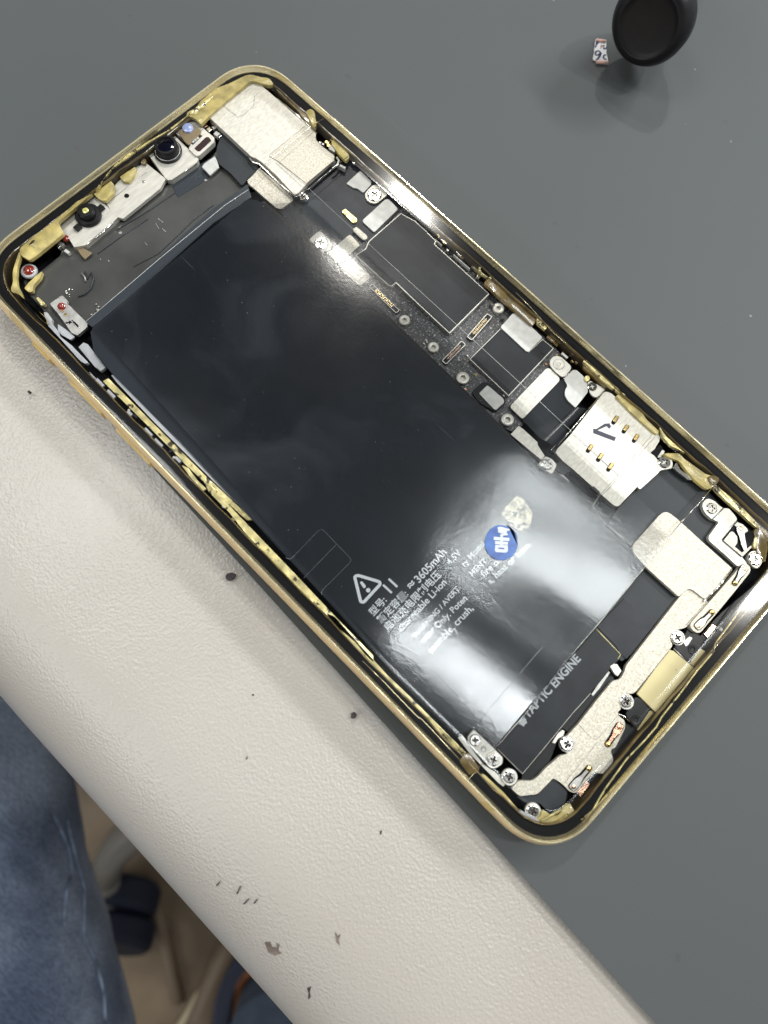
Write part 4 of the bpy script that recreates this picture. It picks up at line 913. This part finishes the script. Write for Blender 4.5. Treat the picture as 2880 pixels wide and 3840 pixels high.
screw('B', 910, 1115, 37, 5.7)
plate('black_flex_cable', T('B', (232, 745), (272, 620), (330, 590), (400, 680), (468, 772), (500, 815), (563, 885), (475, 975), (430, 1030), (340, 930), (240, 850)), 5.0, .4, 'flex', PH, r=.5)
plate('plastic_rail', T('B', (935, 1015), (1110, 855), (1165, 830), (1165, 880), (960, 1060)), 5.2, 1.2, 'blackp', PH, r=.2, bev=.2)
for x, y, a, b, m_ in ((1092, 690, .9, .6, 'gold_pin'), (1130, 672, .7, .5, 'gold_pin'), (1105, 715, .6, .6, 'gold_pin'), (1138, 738, 1.4, 1.2, 'label'), (1212, 880, 1.3, .5, 'label'), (1040, 690, .5, .4, 'bright'), (1060, 705, .5, .4, 'dull'), (670, 275, .8, .8, 'bright'), (1450, 882, .9, .5, 'bright'), (1300, 850, .5, .25, 'bright'), (1330, 745, .4, .3, 'bright')): box_at('small_component', 'B', x, y, a, b, 5.7, 1, m_, PH, ang=random.uniform(-.1, .3))

# ------------------------------------------------------------------ glue and inner band pieces
def blob(c, pts, z, m='glue', th=.8, r=.5, label=None, name='glue_patch'):
    """soft lump: domed outline"""
    xy = rounded([tuple(W3(x, y, z).xy) for x, y in T(c, *pts)], r)
    bm = bmesh.new(); prism(bm, xy, z, th, .09); o = finish(bm, name, m, PH, True); autosmooth(o, 40)
    if label: o['label'] = label
    return o
blob('A', [(150, 1520), (290, 1400), (330, 1375), (500, 1240), (600, 1150), (720, 1090), (705, 1100), (450, 1312), (495, 1400), (470, 1420), (300, 1560), (230, 1610), (160, 1570)], 6.9)
blob('A', [(720, 1090), (830, 970), (860, 990), (895, 1030), (880, 1090), (820, 1150), (780, 1140)], 6.2)
blob('A', [(735, 1075), (880, 890), (1000, 810), (1150, 700), (1350, 580), (1480, 470), (1520, 480), (1659, 340), (1659, 320), (1510, 430), (1440, 495), (1300, 600), (1140, 690), (990, 790), (890, 870), (830, 940)], 7.0, 'gluepale')
blob('B', [(0, 462), (70, 425), (110, 370), (230, 270), (330, 235), (470, 165), (530, 168), (560, 185), (640, 190), (680, 240), (640, 250), (560, 225), (500, 210), (300, 375), (168, 492), (110, 555), (60, 500), (0, 485)], 6.9)
blob('B', [(640, 195), (690, 235), (820, 360), (960, 460), (960, 490), (1010, 590), (985, 600), (900, 500), (860, 440), (720, 310)], 6.4, 'glueb')
blob('B', [(925, 455), (945, 433), (980, 435), (997, 462), (1000, 500), (1010, 560), (985, 575), (950, 500)], 6.9)
blob('B', [(1150, 660), (1200, 700), (1270, 800), (1240, 840), (1180, 780), (1120, 690)], 6.1, 'glue')
for x, y, a, b in ((420, 1250, 1.1, 1.), (1380, 1180, 0, 0)): 
    if a: box_at('glue_patch', 'A', 265, 1480, 1.5, 1.3, 7.0, .3, 'gluepale', PH, ang=.3)
blob('A', [(930, 960), (990, 920), (1050, 880), (1060, 900), (1040, 950), (1000, 1000), (960, 995)], 5.9, 'glue', r=.2)
blob('A', [(1090, 850), (1110, 815), (1135, 820), (1130, 860)], 5.9, 'glueb', r=.2)
blob('a', [(200, 110), (160, 230), (130, 330), (135, 440), (108, 510), (125, 545), (180, 550), (400, 740), (440, 770), (480, 820), (490, 870), (420, 820), (350, 740), (245, 610), (215, 530), (180, 470), (170, 380), (180, 270), (215, 160)], 6.9, 'glue')
blob('a', [(440, 320), (420, 390), (340, 480), (345, 530), (305, 545), (245, 500), (300, 440), (370, 370)], 5.2, 'glue', r=.4)
blob('a', [(370, 600), (395, 590), (468, 655), (455, 680), (425, 680)], 5.2, 'gluepale', r=.2)
# left ledge
blob('a', [(450, 745), (490, 750), (540, 820), (535, 860), (600, 940), (605, 985), (740, 1090), (915, 1270), (885, 1285), (830, 1250), (640, 1040), (500, 890), (480, 870)], 6.0, 'pale', r=.2, name='ledge_strip')
blob('a', [(810, 1110), (865, 1060), (910, 1080), (1100, 1320), (1040, 1360), (980, 1310)], 5.4, 'pale', r=.2, name='ledge_strip')
blob('b', [(395, 372), (415, 366), (800, 740), (1180, 1140), (1659, 1620), (1659, 1650), (1300, 1310), (1100, 1110), (780, 790), (440, 430)], 5.9, 'pale', r=.1, name='battery_side')
blob('b', [(320, 425), (370, 398), (440, 470), (700, 730), (960, 990), (1240, 1270), (1659, 1659), (1600, 1659), (1300, 1390), (1200, 1300), (1050, 1160), (960, 1060), (850, 950), (700, 800), (560, 660)], 5.6, 'gluepale', r=.15, name='ledge_strip')
blob('b', [(1020, 1170), (1080, 1195), (1165, 1310), (1240, 1380), (1210, 1400), (1150, 1350), (1140, 1330)], 6.1, 'gluepale', r=.15, name='ledge_strip')
blob('c', [(140, -10), (170, -10), (420, 270), (700, 560), (960, 830), (1290, 1180), (1659, 1560), (1659, 1620), (1300, 1290), (1080, 1060), (900, 870), (690, 640), (560, 520), (380, 290), (200, 110)], 5.7, 'gluepale', r=.1, name='ledge_strip')
blob('c', [(540, 530), (580, 510), (650, 590), (710, 640), (900, 860), (1090, 1050), (1280, 1260), (1500, 1440), (1570, 1530), (1610, 1600), (1540, 1560), (1400, 1420), (1290, 1310), (1260, 1270), (1130, 1150), (1080, 1080), (980, 975), (920, 950), (820, 840), (660, 660)], 6.2, 'gluepale', r=.3, name='ledge_strip')
line('chrome_edge', T('c', (80, 60), (220, 200), (400, 390), (560, 530)), 6.5, .12, 'gold_edge', PH)
line('chrome_edge', T('e', (380, 425), (560, 600), (800, 850), (880, 930), (900, 935), (1140, 1190), (1250, 1310)), 6.6, .08, 'gold_edge', PH)
blob('e', [(60, 0), (130, 30), (380, 310), (600, 550), (820, 760), (980, 920), (1300, 1240), (1255, 1290), (1150, 1190), (1020, 1080), (1000, 1010), (900, 930), (850, 860), (780, 790), (700, 690), (560, 560), (430, 420), (300, 300), (110, 90)], 5.7, 'gluepale', r=.15, name='ledge_strip')
blob('e', [(380, 360), (420, 380), (450, 430), (410, 440), (375, 400)], 6.2, 'gluepale', r=.15); blob('e', [(795, 845), (820, 825), (880, 880), (870, 915), (840, 895)], 6.2, 'gluepale', r=.1)
blob('e', [(1240, 1320), (1255, 1285), (1300, 1240), (1330, 1250), (1380, 1320), (1420, 1380), (1400, 1420), (1320, 1440), (1290, 1380)], 6.7, 'glueb', r=.4)
blob('H', [(300, 800), (390, 790), (420, 870), (520, 990), (690, 1150), (770, 1200), (830, 1280), (1040, 1288), (1190, 1190), (1150, 1130), (1120, 1060), (1060, 1090), (1040, 1150), (985, 1165), (900, 1110), (880, 1180), (830, 1180), (720, 1120), (600, 980), (440, 830), (400, 850)], 6.0, 'glue', r=.5)
blob('H', [(720, 1110), (790, 1150), (880, 1190), (850, 1240), (800, 1250), (740, 1180)], 6.3, 'pale', r=.5, name='clear_blob')
for pts in (((890, 1200), (960, 1160), (1050, 1110)), ((860, 1220), (980, 1235), (1100, 1150)),): line('glue_ridge', T('H', *pts), 6.2, .22, 'gluepale', PH)
# dark fittings in the left channel with little bright glints
rr = random.Random(3)
for (p0, p1, n) in ((T('b', (150, 330))[0], T('b', (330, 500))[0], 7), (T('b', (380, 560))[0], T('b', (640, 780))[0], 9), (T('b', (570, 780))[0], T('b', (860, 1080))[0], 11), (T('b', (900, 1060))[0], T('b', (1050, 1190))[0], 5), (T('c', (250, 180))[0], T('c', (560, 490))[0], 6), (T('e', (480, 470))[0], T('e', (780, 790))[0], 8)):
    for k in range(n):
        t = (k + rr.random() * .6) / n; x = p0[0] + (p1[0] - p0[0]) * t + rr.uniform(-9, 9); y = p0[1] + (p1[1] - p0[1]) * t + rr.uniform(-9, 9); p = W3(x, y, 5.0)
        a, b = rr.uniform(.4, 1.5), rr.uniform(.25, .6)
        prism_at('small_component', [(p.x - a / 2, p.y - b / 2), (p.x + a / 2, p.y - b / 2), (p.x + a / 2, p.y + b / 2), (p.x - a / 2, p.y + b / 2)], 5.0 + rr.uniform(0, .5), .8, rr.choice(['pit', 'dull', 'pale', 'gluepale', 'blackp', 'bright']), PH, .05)
for pts in (((150, 350), (190, 400), (230, 440), (300, 520)), ((330, 560), (380, 590), (430, 630)), ((580, 780), (610, 840), (650, 890), (760, 1000)), ((780, 1020), (830, 1060), (850, 1090))): line('spring_wire', T('b', *pts), 5.6, .13, 'bright', PH)
for (c, x, y) in (('b', 290, 440), ('b', 720, 880), ('b', 390, 540), ('b', 810, 975)): box_at('small_component', c, x, y, 2.0, .8, 5.3, .5, 'pale', PH)
# right channel
blob('C', [(1440, 860), (1460, 830), (1560, 900), (1540, 925), (1500, 905)], 6.4, 'gluepale', r=.2)
blob('C', [(1480, 955), (1500, 935), (1560, 920), (1659, 990), (1659, 1110), (1600, 1060), (1530, 1000)], 6.2, 'glueb', r=.4)
blob('D', [(655, 120), (700, 85), (760, 100), (860, 180), (930, 240), (1060, 380), (1050, 440), (1030, 460), (900, 350), (770, 240), (700, 170)], 6.1, 'glueb', r=.5)
blob('D', [(1060, 405), (1075, 400), (1145, 470), (1130, 490), (1070, 440)], 6.4, 'gluepale', r=.2); blob('D', [(610, 0), (640, 0), (705, 80), (690, 90), (640, 55)], 6.4, 'gluepale', r=.2)
blob('D', [(1425, 745), (1460, 740), (1560, 800), (1659, 900), (1659, 950), (1590, 930), (1500, 850), (1430, 790)], 6.0, 'glueb', r=.4)
blob('D', [(1435, 860), (1450, 843), (1475, 850), (1478, 880), (1450, 895)], 5.9, 'gluepale', r=.3)
blob('E', [(1055, 385), (1075, 370), (1160, 390), (1240, 470), (1290, 560), (1395, 660), (1385, 685), (1350, 665), (1200, 530)], 6.3, 'glue', r=.4)
blob('E', [(800, 110), (830, 100), (870, 130), (980, 210), (1020, 270), (1060, 300), (1090, 350), (1160, 385), (1100, 370), (1040, 330), (960, 270), (880, 190)], 6.6, 'gluepale', r=.3)
blob('E', [(1395, 620), (1450, 700), (1530, 770), (1600, 830), (1550, 800), (1480, 770), (1420, 700)], 6.6, 'gluepale', r=.3)
blob('m', [(290, 0), (520, 0), (560, 60), (700, 160), (880, 290), (1000, 290), (1025, 340), (960, 430), (900, 465), (850, 460), (700, 340), (560, 170), (520, 100), (400, 60)], 6.3, 'glue', r=.6)
blob('m', [(880, 300), (940, 280), (1030, 310), (1025, 370), (960, 410), (920, 380)], 6.8, 'glueb', r=.6)
blob('m', [(950, 430), (990, 400), (1040, 460), (1250, 620), (1450, 830), (1570, 960), (1520, 970), (1330, 800), (1150, 640), (1000, 500)], 6.5, 'gluepale', r=.3)
blob('m', [(1480, 980), (1560, 965), (1659, 990), (1659, 1250), (1620, 1420), (1590, 1370), (1500, 1250), (1520, 1150), (1480, 1060)], 6.2, 'glueb', r=.8)
blob('m', [(1465, 1200), (1500, 1060), (1535, 1150), (1500, 1250)], 6.4, 'gluepale', r=.4)
line('glue_line', T('G', (1659, -130), (1400, 240), (1250, 440), (1235, 505), (1110, 650), (960, 850), (830, 1015), (790, 1090), (700, 1195), (560, 1340), (400, 1560), (340, 1659)) + T('H', (1290, 1120), (1200, 1190)), 6.8, .16, 'gluepale', PH)
line('chrome_edge', T('D', (900, 200), (1000, 300), (1200, 520), (1420, 710)), 6.6, .07, 'gold_edge', PH)
line('chrome_edge', T('C', (480, 0), (560, 60), (660, 140)), 5.7, .2, 'bright', PH)
for k in range(14):
    t = k / 13; x = 1560 + t * 620; y = 880 + t * 580; p = W3(x + rr.uniform(-8, 8), y + rr.uniform(-6, 6), 5)
    prism_at('small_component', [(p.x - .5, p.y - .25), (p.x + .5, p.y - .25), (p.x + .5, p.y + .2), (p.x - .5, p.y + .2)], 5.2, .8, rr.choice(['pit', 'dull', 'blackp', 'glueb', 'bright']), PH, .04)

# clear rim glass above gasket: catches the lamps
ring('clear_bezel', [(.42, 7.93), (.6, 7.95), (1.3, 7.952), (2.4, 7.952), (3.9, 7.952), (4.7, 7.95), (4.8, 7.94)], 'glass', PH, ang=80)

# ------------------------------------------------------------------ things round the phone
# black round knob on its stem
def knob():
    top = W3(2428, 98, 13); base = W3(2620, -120, 0); ax = (top - base).normalized()
    L = (top - base).length
    root = empty('black_knob', base, 'round black rubber knob on a stem standing at the top corner of the mat', 'knob')
    g = .80
    lathe_obj('knob_head', [(a * g, L + (b) * g) for a, b in [(3.2, -21), (4.2, -17.5), (7.0, -14.5), (9.4, -11), (10.5, -7), (10.4, -3.5), (9.3, -.9), (8.4, -.1), (7.6, 0), (7.3, -.3), (6.2, -.55), (3.0, -.8), (.2, -.85)]], base, 'rubber', root, axis=ax, seg=64)
    lathe_obj('stem', [(3.4 * g, -1), (3.2 * g, L * .3), (3.2 * g, L - 20 * g)], base, 'rubber', root, axis=ax)
    return root
knob()
# ripped paper scrap
def scrap():
    z = .35; root = empty('paper_scrap', W3(*T('p', (700, 850))[0], 0), 'ripped white paper scrap with the handwritten digits 90 beside the black knob', 'paper')
    xy = [(W3(x, y, z)) for x, y in T('p', (475, 235), (1010, 310), (1015, 420), (1010, 520), (1040, 790), (1015, 860), (1035, 990), (1080, 1170), (1100, 1310), (1090, 1390), (480, 1360), (330, 1300), (325, 1230), (375, 960), (400, 700), (440, 400))]
    bm = bmesh.new(); prism(bm, [tuple(p.xy) for p in xy], z, .12); finish(bm, 'paper_sheet', 'paper', root)
    for pts in (((500, 265), (1005, 345)), ((500, 1400), (1120, 1450))):
        a, b = [W3(*q, .6) for q in T('p', *pts)]; tube('curled_edge', [a, a.lerp(b, .5), b], .28 if pts[0][1] < 300 else .34, 'pink', root)
    def ink(name, polys, m):
        bm = bmesh.new()
        for pts in polys: flat(bm, [tuple(W3(x, y, z + .02).xy) for x, y in T('p', *pts)], z + .02)
        return finish(bm, name, m, root)
    def pen(name, lines, w, m):
        bm = bmesh.new()
        for pts in lines: stroke(bm, rounded([tuple(W3(x, y, z + .02).xy) for x, y in T('p', *pts)] , 0), w, z + .02)
        return finish(bm, name, m, root)
    pen('digit', [((720, 930), (640, 850), (520, 850), (440, 960), (480, 1060), (580, 1060), (690, 990), (740, 940), (700, 1080), (600, 1220), (490, 1340))], .48, 'navyink')
    pen('digit', [((1010, 1050), (930, 1050), (880, 1120), (870, 1200), (920, 1270), (1040, 1275))], .42, 'navyink')
    ink('blot', [[(480, 300), (560, 320), (640, 420), (540, 560), (470, 690), (415, 640), (470, 450)], [(850, 520), (960, 550), (900, 640), (960, 690), (1030, 560), (1040, 770), (860, 770), (845, 700), (870, 640), (850, 590)]], 'navyink')
    ink('blot', [[(740, 470), (790, 540), (830, 560), (840, 650), (790, 650), (690, 760), (720, 600)]], 'redink')
scrap()
# crumbs and scuffs on the bench
def drop_z(x, y):
    return -THM
def chip(name, c, pts, z, th, m, label, cat, r=.3, group=None):
    xy = rounded([tuple(W3(x, y, z).xy) for x, y in T(c, *pts)], r); bm = bmesh.new(); prism(bm, xy, z, th, .12 if th > .4 else 0)
    o = finish(bm, name, m, None, at=W3(*T(c, pts[0])[0], z)); return tag(o, label, cat, group)
M['crumb'] = mat('dark_crumb', (.035, .028, .030), .7, 0, var=.4, vscale=800, bump=.2)
M['flake'] = mat('grey_flake', (.16, .125, .105), .7, 0, var=.35, vscale=600)
M['darkflake'] = mat('dark_flake', (.055, .042, .042), .7, var=.4, vscale=600)
chip('crumb', 'c', [(345, 840), (375, 828), (395, 822), (430, 828), (432, 852), (415, 878), (370, 893), (345, 878)], -.75, .9, 'crumb', 'oval dark crumb on the bench beside the middle of the phone edge', 'crumb', .3, 'dark crumbs on the bench')
chip('crumb', 'e', [(280, 890), (305, 878), (328, 900), (322, 925), (300, 938), (275, 930)], -.85, .9, 'crumb', 'angular dark crumb on the bench nearest the lower end of the phone', 'crumb', .1, 'dark crumbs on the bench')
chip('crumb', 'a', [(285, 1565), (300, 1555), (318, 1572), (300, 1588), (282, 1580)], -1.0, .6, 'crumb', 'tiny dark crumb on the bench near the upper left side button', 'crumb', .1, 'dark crumbs on the bench')
def benchz(px, py):
    """height of the bench surface below that line of sight"""
    dg = bpy.context.evaluated_depsgraph_get(); o = CAMP * S; d = (ROT.transposed() @ Vector(((px - CX) / F, (py - CY) / F, 1))).normalized()
    ok, loc, nor, idx = BEN.ray_cast(BEN.matrix_world.inverted() @ o, d)
    return loc.z / S if ok else -THM
bpy.context.view_layer.update()
def flake(name, c, pts, m, label, group):
    q = T(c, pts[0])[0]; 
    bm = bmesh.new(); co = []
    for x, y in T(c, *pts):
        z = benchz(x, y) + .06; co.append(bm.verts.new(W3(x, y, z)))
    f = bm.faces.new(co); ex = bmesh.ops.extrude_face_region(bm, geom=[f]); 
    for v in ex['geom']:
        if isinstance(v, bmesh.types.BMVert): v.co.z += .05
    bmesh.ops.recalc_face_normals(bm, faces=bm.faces)
    o = finish(bm, name, m, None, at=W3(*q, benchz(*q))); return tag(o, label, 'flake', group)
GF = 'peeled flakes on the bench'
flake('peeled_flake', 'f', [(1228, 1280), (1255, 1276), (1262, 1300), (1285, 1305), (1282, 1282), (1298, 1290), (1292, 1320), (1308, 1330), (1275, 1342), (1245, 1325)], 'flake', 'brown curled flake low on the bench, the widest of the flakes', GF)
flake('peeled_flake', 'f', [(1555, 1232), (1570, 1250), (1582, 1240), (1572, 1270), (1580, 1295), (1562, 1280)], 'flake', 'thin greyish flake on the bench above the dark hooked one', GF)
flake('peeled_flake', 'f', [(1425, 1492), (1445, 1484), (1438, 1510), (1442, 1535), (1430, 1545), (1432, 1515)], 'darkflake', 'dark hooked flake nearest the bottom of the bench', GF)
flake('peeled_flake', 'k', [(408, 572), (418, 552), (420, 570)], 'flake', 'tiny grey triangular flake in the middle of the bench', GF)
flake('peeled_flake', 'k', [(1052, 915), (1062, 910), (1060, 928), (1052, 932)], 'darkflake', 'small dark flake on the bench below the phone corner', GF)
flake('peeled_flake', 'f', [(1170, 128), (1178, 126), (1180, 134), (1172, 136)], 'crumb', 'dark dot flake on the upper middle of the bench', GF)
def bristle(p, q, label):
    a = T('f', p)[0]; b = T('f', q)[0]; pts = [W3(*a, benchz(*a) + .15), W3((a[0] + b[0]) / 2, (a[1] + b[1]) / 2, benchz((a[0] + b[0]) / 2, (a[1] + b[1]) / 2) + .5), W3(*b, benchz(*b) + .6)]
    bm_o = tube('bristle', pts, .10, 'crumb', None); tag(bm_o, label, 'bristle', 'loose bristles on the bench')
bristle((1006, 1016), (1020, 1000), 'short dark bristle, uppermost of the loose ones on the bench roll'); bristle((1100, 1055), (1117, 1018), 'longest dark bristle on the bench roll')
bristle((1132, 1102), (1156, 1078), 'slanted dark bristle just below the longest one'); bristle((1180, 1098), (1194, 1080), 'short dark bristle, lowest right of the loose ones on the roll')

# ------------------------------------------------------------------ below the bench
def at(px, py, z): return W3(px, py, z)
# person: seated, only the denim leg shows
def person():
    z0 = -150
    root = empty('person', at(-300, 3300, -640), 'person in blue jeans sitting at the bench, only a leg in view', 'person')
    R = 75.
    edge = [(-60, 2350), (110, 2880), (190, 3110), (270, 3420), (345, 3700), (440, 4150), (560, 4700)]
    P = [at(x, y, z0) for x, y in edge]; cen = []
    for i, p in enumerate(P):
        d = (P[min(i + 1, 6)] - P[max(i - 1, 0)]).normalized(); n = Vector((d.y, -d.x, 0))
        if (at(-800, 3300, z0) - at(300, 3300, z0)).dot(n) < 0: n = -n
        rad = 64 + i * 4; cen.append((p + n * rad + Vector((0, 0, -18)), rad, d, n))
    # lower leg: from the knee straight down
    bm = bmesh.new(); seg = 96
    path = []
    k0, kr, kd, kn = cen[0]
    knee = k0 - kd * 60
    foot = Vector((knee.x, knee.y, -600)) - kd * 30
    path += [(foot, 48), (foot.lerp(knee, .5) + Vector((0, 0, 0)), 56), (knee - kd * 45 + Vector((0, 0, -90)), 62), (knee - kd * 15 + Vector((0, 0, -10)), 66)]
    path += [(c, r) for c, r, d, n in cen]
    # resample with Catmull-Rom
    fine = []
    for i in range(len(path) - 1):
        p0, p1, p2, p3 = path[max(i - 1, 0)], path[i], path[i + 1], path[min(i + 2, len(path) - 1)]
        st = 14
        for k in range(st):
            t = k / st; a = [p0[0], p1[0], p2[0], p3[0]]
            v = .5 * ((2 * a[1]) + (-a[0] + a[2]) * t + (2 * a[0] - 5 * a[1] + 4 * a[2] - a[3]) * t * t + (-a[0] + 3 * a[1] - 3 * a[2] + a[3]) * t ** 3)
            fine.append((v, p1[1] + (p2[1] - p1[1]) * t))
    fine.append(path[-1]); rings = []; prev = None
    for i, (c, r) in enumerate(fine):
        d = (fine[min(i + 1, len(fine) - 1)][0] - fine[max(i - 1, 0)][0]).normalized()
        u = Vector((kn.x, kn.y, 0)) if prev is None else prev; u = (u - d * u.dot(d)).normalized(); prev = u; w = d.cross(u)
        row = []
        for k in range(seg):
            a = 2 * math.pi * k / seg; e = u * math.cos(a) + w * math.sin(a); q = c + e * r
            f = 8 * noise.noise(Vector((q.x * .012 + q.y * .008, q.y * .03, q.z * .012))) + 5 * abs(noise.noise(Vector((q.x * .03 + 5, q.y * .018, 3)))) + .8 * noise.noise(q * .07)
            row.append(bm.verts.new(q + e * f))
        rings.append(row)
    for A, B in zip(rings, rings[1:]):
        for k in range(seg): bm.faces.new((A[k], A[(k + 1) % seg], B[(k + 1) % seg], B[k]))
    bm.faces.new(rings[0][::-1]); bm.faces.new(rings[-1]); bmesh.ops.recalc_face_normals(bm, faces=bm.faces)
    J = finish(bm, 'jeans', 'denim', root, True)
    bpy.context.view_layer.update()
    def on(px, py, lift=.4):
        o = (CAMP * S) - wloc(root); d = (ROT.transposed() @ Vector(((px - CX) / F, (py - CY) / F, 1))).normalized()
        ok, loc, nor, idx = J.ray_cast(o, d)
        return ((loc + nor * lift * S) + wloc(root)) / S if ok else at(px, py, z0)
    k = CROP['j'][2] / 1659.
    def path2(pts): 
        out = []
        for a, b in zip(pts, pts[1:]):
            for s in range(6): out.append((a[0] + (b[0] - a[0]) * s / 6, a[1] + (b[1] - a[1]) * s / 6))
        out.append(pts[-1]); return [on(*q) for q in T('j', *out)]
    tube('seam', path2([(410, 130), (450, 300), (490, 450), (520, 560), (518, 700), (515, 850), (590, 1000), (640, 1200), (650, 1390)]), .6, 'seam', root)
    tube('seam', path2([(330, 100), (420, 300), (440, 450), (410, 560), (395, 700), (400, 780)]), .6, 'seam', root)
    # shoe under the knee
    f = foot.copy(); f.z = -640; d2 = Vector((kd.x, kd.y, 0)).normalized()
    bm = bmesh.new(); secs = [(-50, 36, 70), (0, 40, 85), (60, 44, 60), (120, 48, 48), (170, 42, 36), (200, 20, 26)]; rws = []
    for s, w, h in secs:
        c = f - d2 * s; sx = Vector((-d2.y, d2.x, 0)); rws.append([bm.verts.new(c + sx * w * math.cos(math.pi * q / 10) + Vector((0, 0, h * math.sin(math.pi * q / 10) + 1))) for q in range(11)])
    for A, B in zip(rws, rws[1:]):
        for q in range(10): bm.faces.new((A[q], A[q + 1], B[q + 1], B[q]))
        bm.faces.new((A[10], A[0], B[0], B[10]))
    bm.faces.new(rws[0]); bm.faces.new(rws[-1][::-1]); bmesh.ops.recalc_face_normals(bm, faces=bm.faces); finish(bm, 'shoe', 'rubber', root, True)
person()
M['navy'] = mat('navy_plastic', (.008, .011, .022), .6, spec=.2); M['greyleg'] = mat('grey_painted_leg', (.13, .12, .105), .4)
M['brass'] = mat('pale_cable', (.50, .42, .28), .4); M['browncab'] = mat('brown_cable', (.16, .115, .075), .5)
M['orange'] = mat('orange_plastic', (.42, .16, .06), .5); M['bluecloth'] = mat('blue_grey_cloth', (.055, .075, .11), .9, bump=.5, bscale=200, var=.2, vscale=60)
M['navystrap'] = mat('navy_strap', (.018, .024, .048), .7)
ch = empty('office_chair', at(430, 3430, -640), 'dark round castor and pale curved leg of a chair on the floor', 'chair')
cz = at(430, 3430, -600)
for sgn in (-1, 1):
    lathe_obj('caster_wheel', [(8, -14), (36, -13), (40, -8), (40, 8), (36, 13), (8, 14)], cz + Vector((sgn * 10, sgn * -12, 0)), 'navy', ch, axis=Vector((.5, -.6, .45)), seg=36)
tube('chair_leg', [at(385, 3290, -560), at(420, 3210, -550), at(460, 3160, -545), at(560, 3080, -540), at(700, 2980, -530)], [15, 14, 16, 18, 20], 'greyleg', ch, seg=16)
tube('caster_stem', [cz, at(400, 3300, -565)], 12, 'greyleg', ch, seg=12)
def ftube(name, pts, r, m, label, cat, z=-620):
    o = tube(name, [at(x, y, z) for x, y in T('j', *pts)], r, m, None, seg=12); return tag(o, label, cat)
ftube('floor_cable', [(1120, 1420), (1180, 1330), (1240, 1220), (1290, 1150)], 5, 'brass', 'pale tan cable lying on the floor beside the brown one', 'cable')
ftube('floor_cable', [(1200, 1440), (1270, 1290), (1330, 1150), (1400, 1000), (1480, 850)], 13, 'browncab', 'thick brown cable on the floor between pale cable and navy strap', 'cable', -622)
ftube('floor_mark_rail', [(1120, 1260), (1070, 1100), (1040, 950), (1000, 780), (960, 640)], 6, 'browncab', 'thin curved brown rail low on the floor', 'rail', -634)
def slab(name, pts, z, th, m, label, cat):
    bm = bmesh.new(); prism(bm, rounded([tuple(at(x, y, z).xy) for x, y in T('j', *pts)], 6), z, th, 3); o = finish(bm, name, m, None, at=at(*T('j', pts[0])[0], z)); return tag(o, label, cat)
slab('navy_strap', [(1300, 1480), (1330, 1270), (1370, 1140), (1440, 1030), (1560, 900), (1600, 1000), (1480, 1120), (1440, 1230), (1420, 1480)], -560, 20, 'navystrap', 'dark navy strap hanging between brown cable and orange box', 'strap')
slab('orange_box', [(1400, 1400), (1440, 1230), (1500, 1080), (1700, 1150), (1700, 1420), (1500, 1500)], -590, 48, 'orange', 'orange box on the floor behind the blue grey cloth', 'box')
slab('blue_grey_cloth', [(1410, 1500), (1440, 1370), (1500, 1290), (1590, 1215), (1750, 1180), (1900, 1600), (1450, 1700)], -520, 60, 'bluecloth', 'blue grey cloth bundle at the bottom under the bench edge', 'cloth')
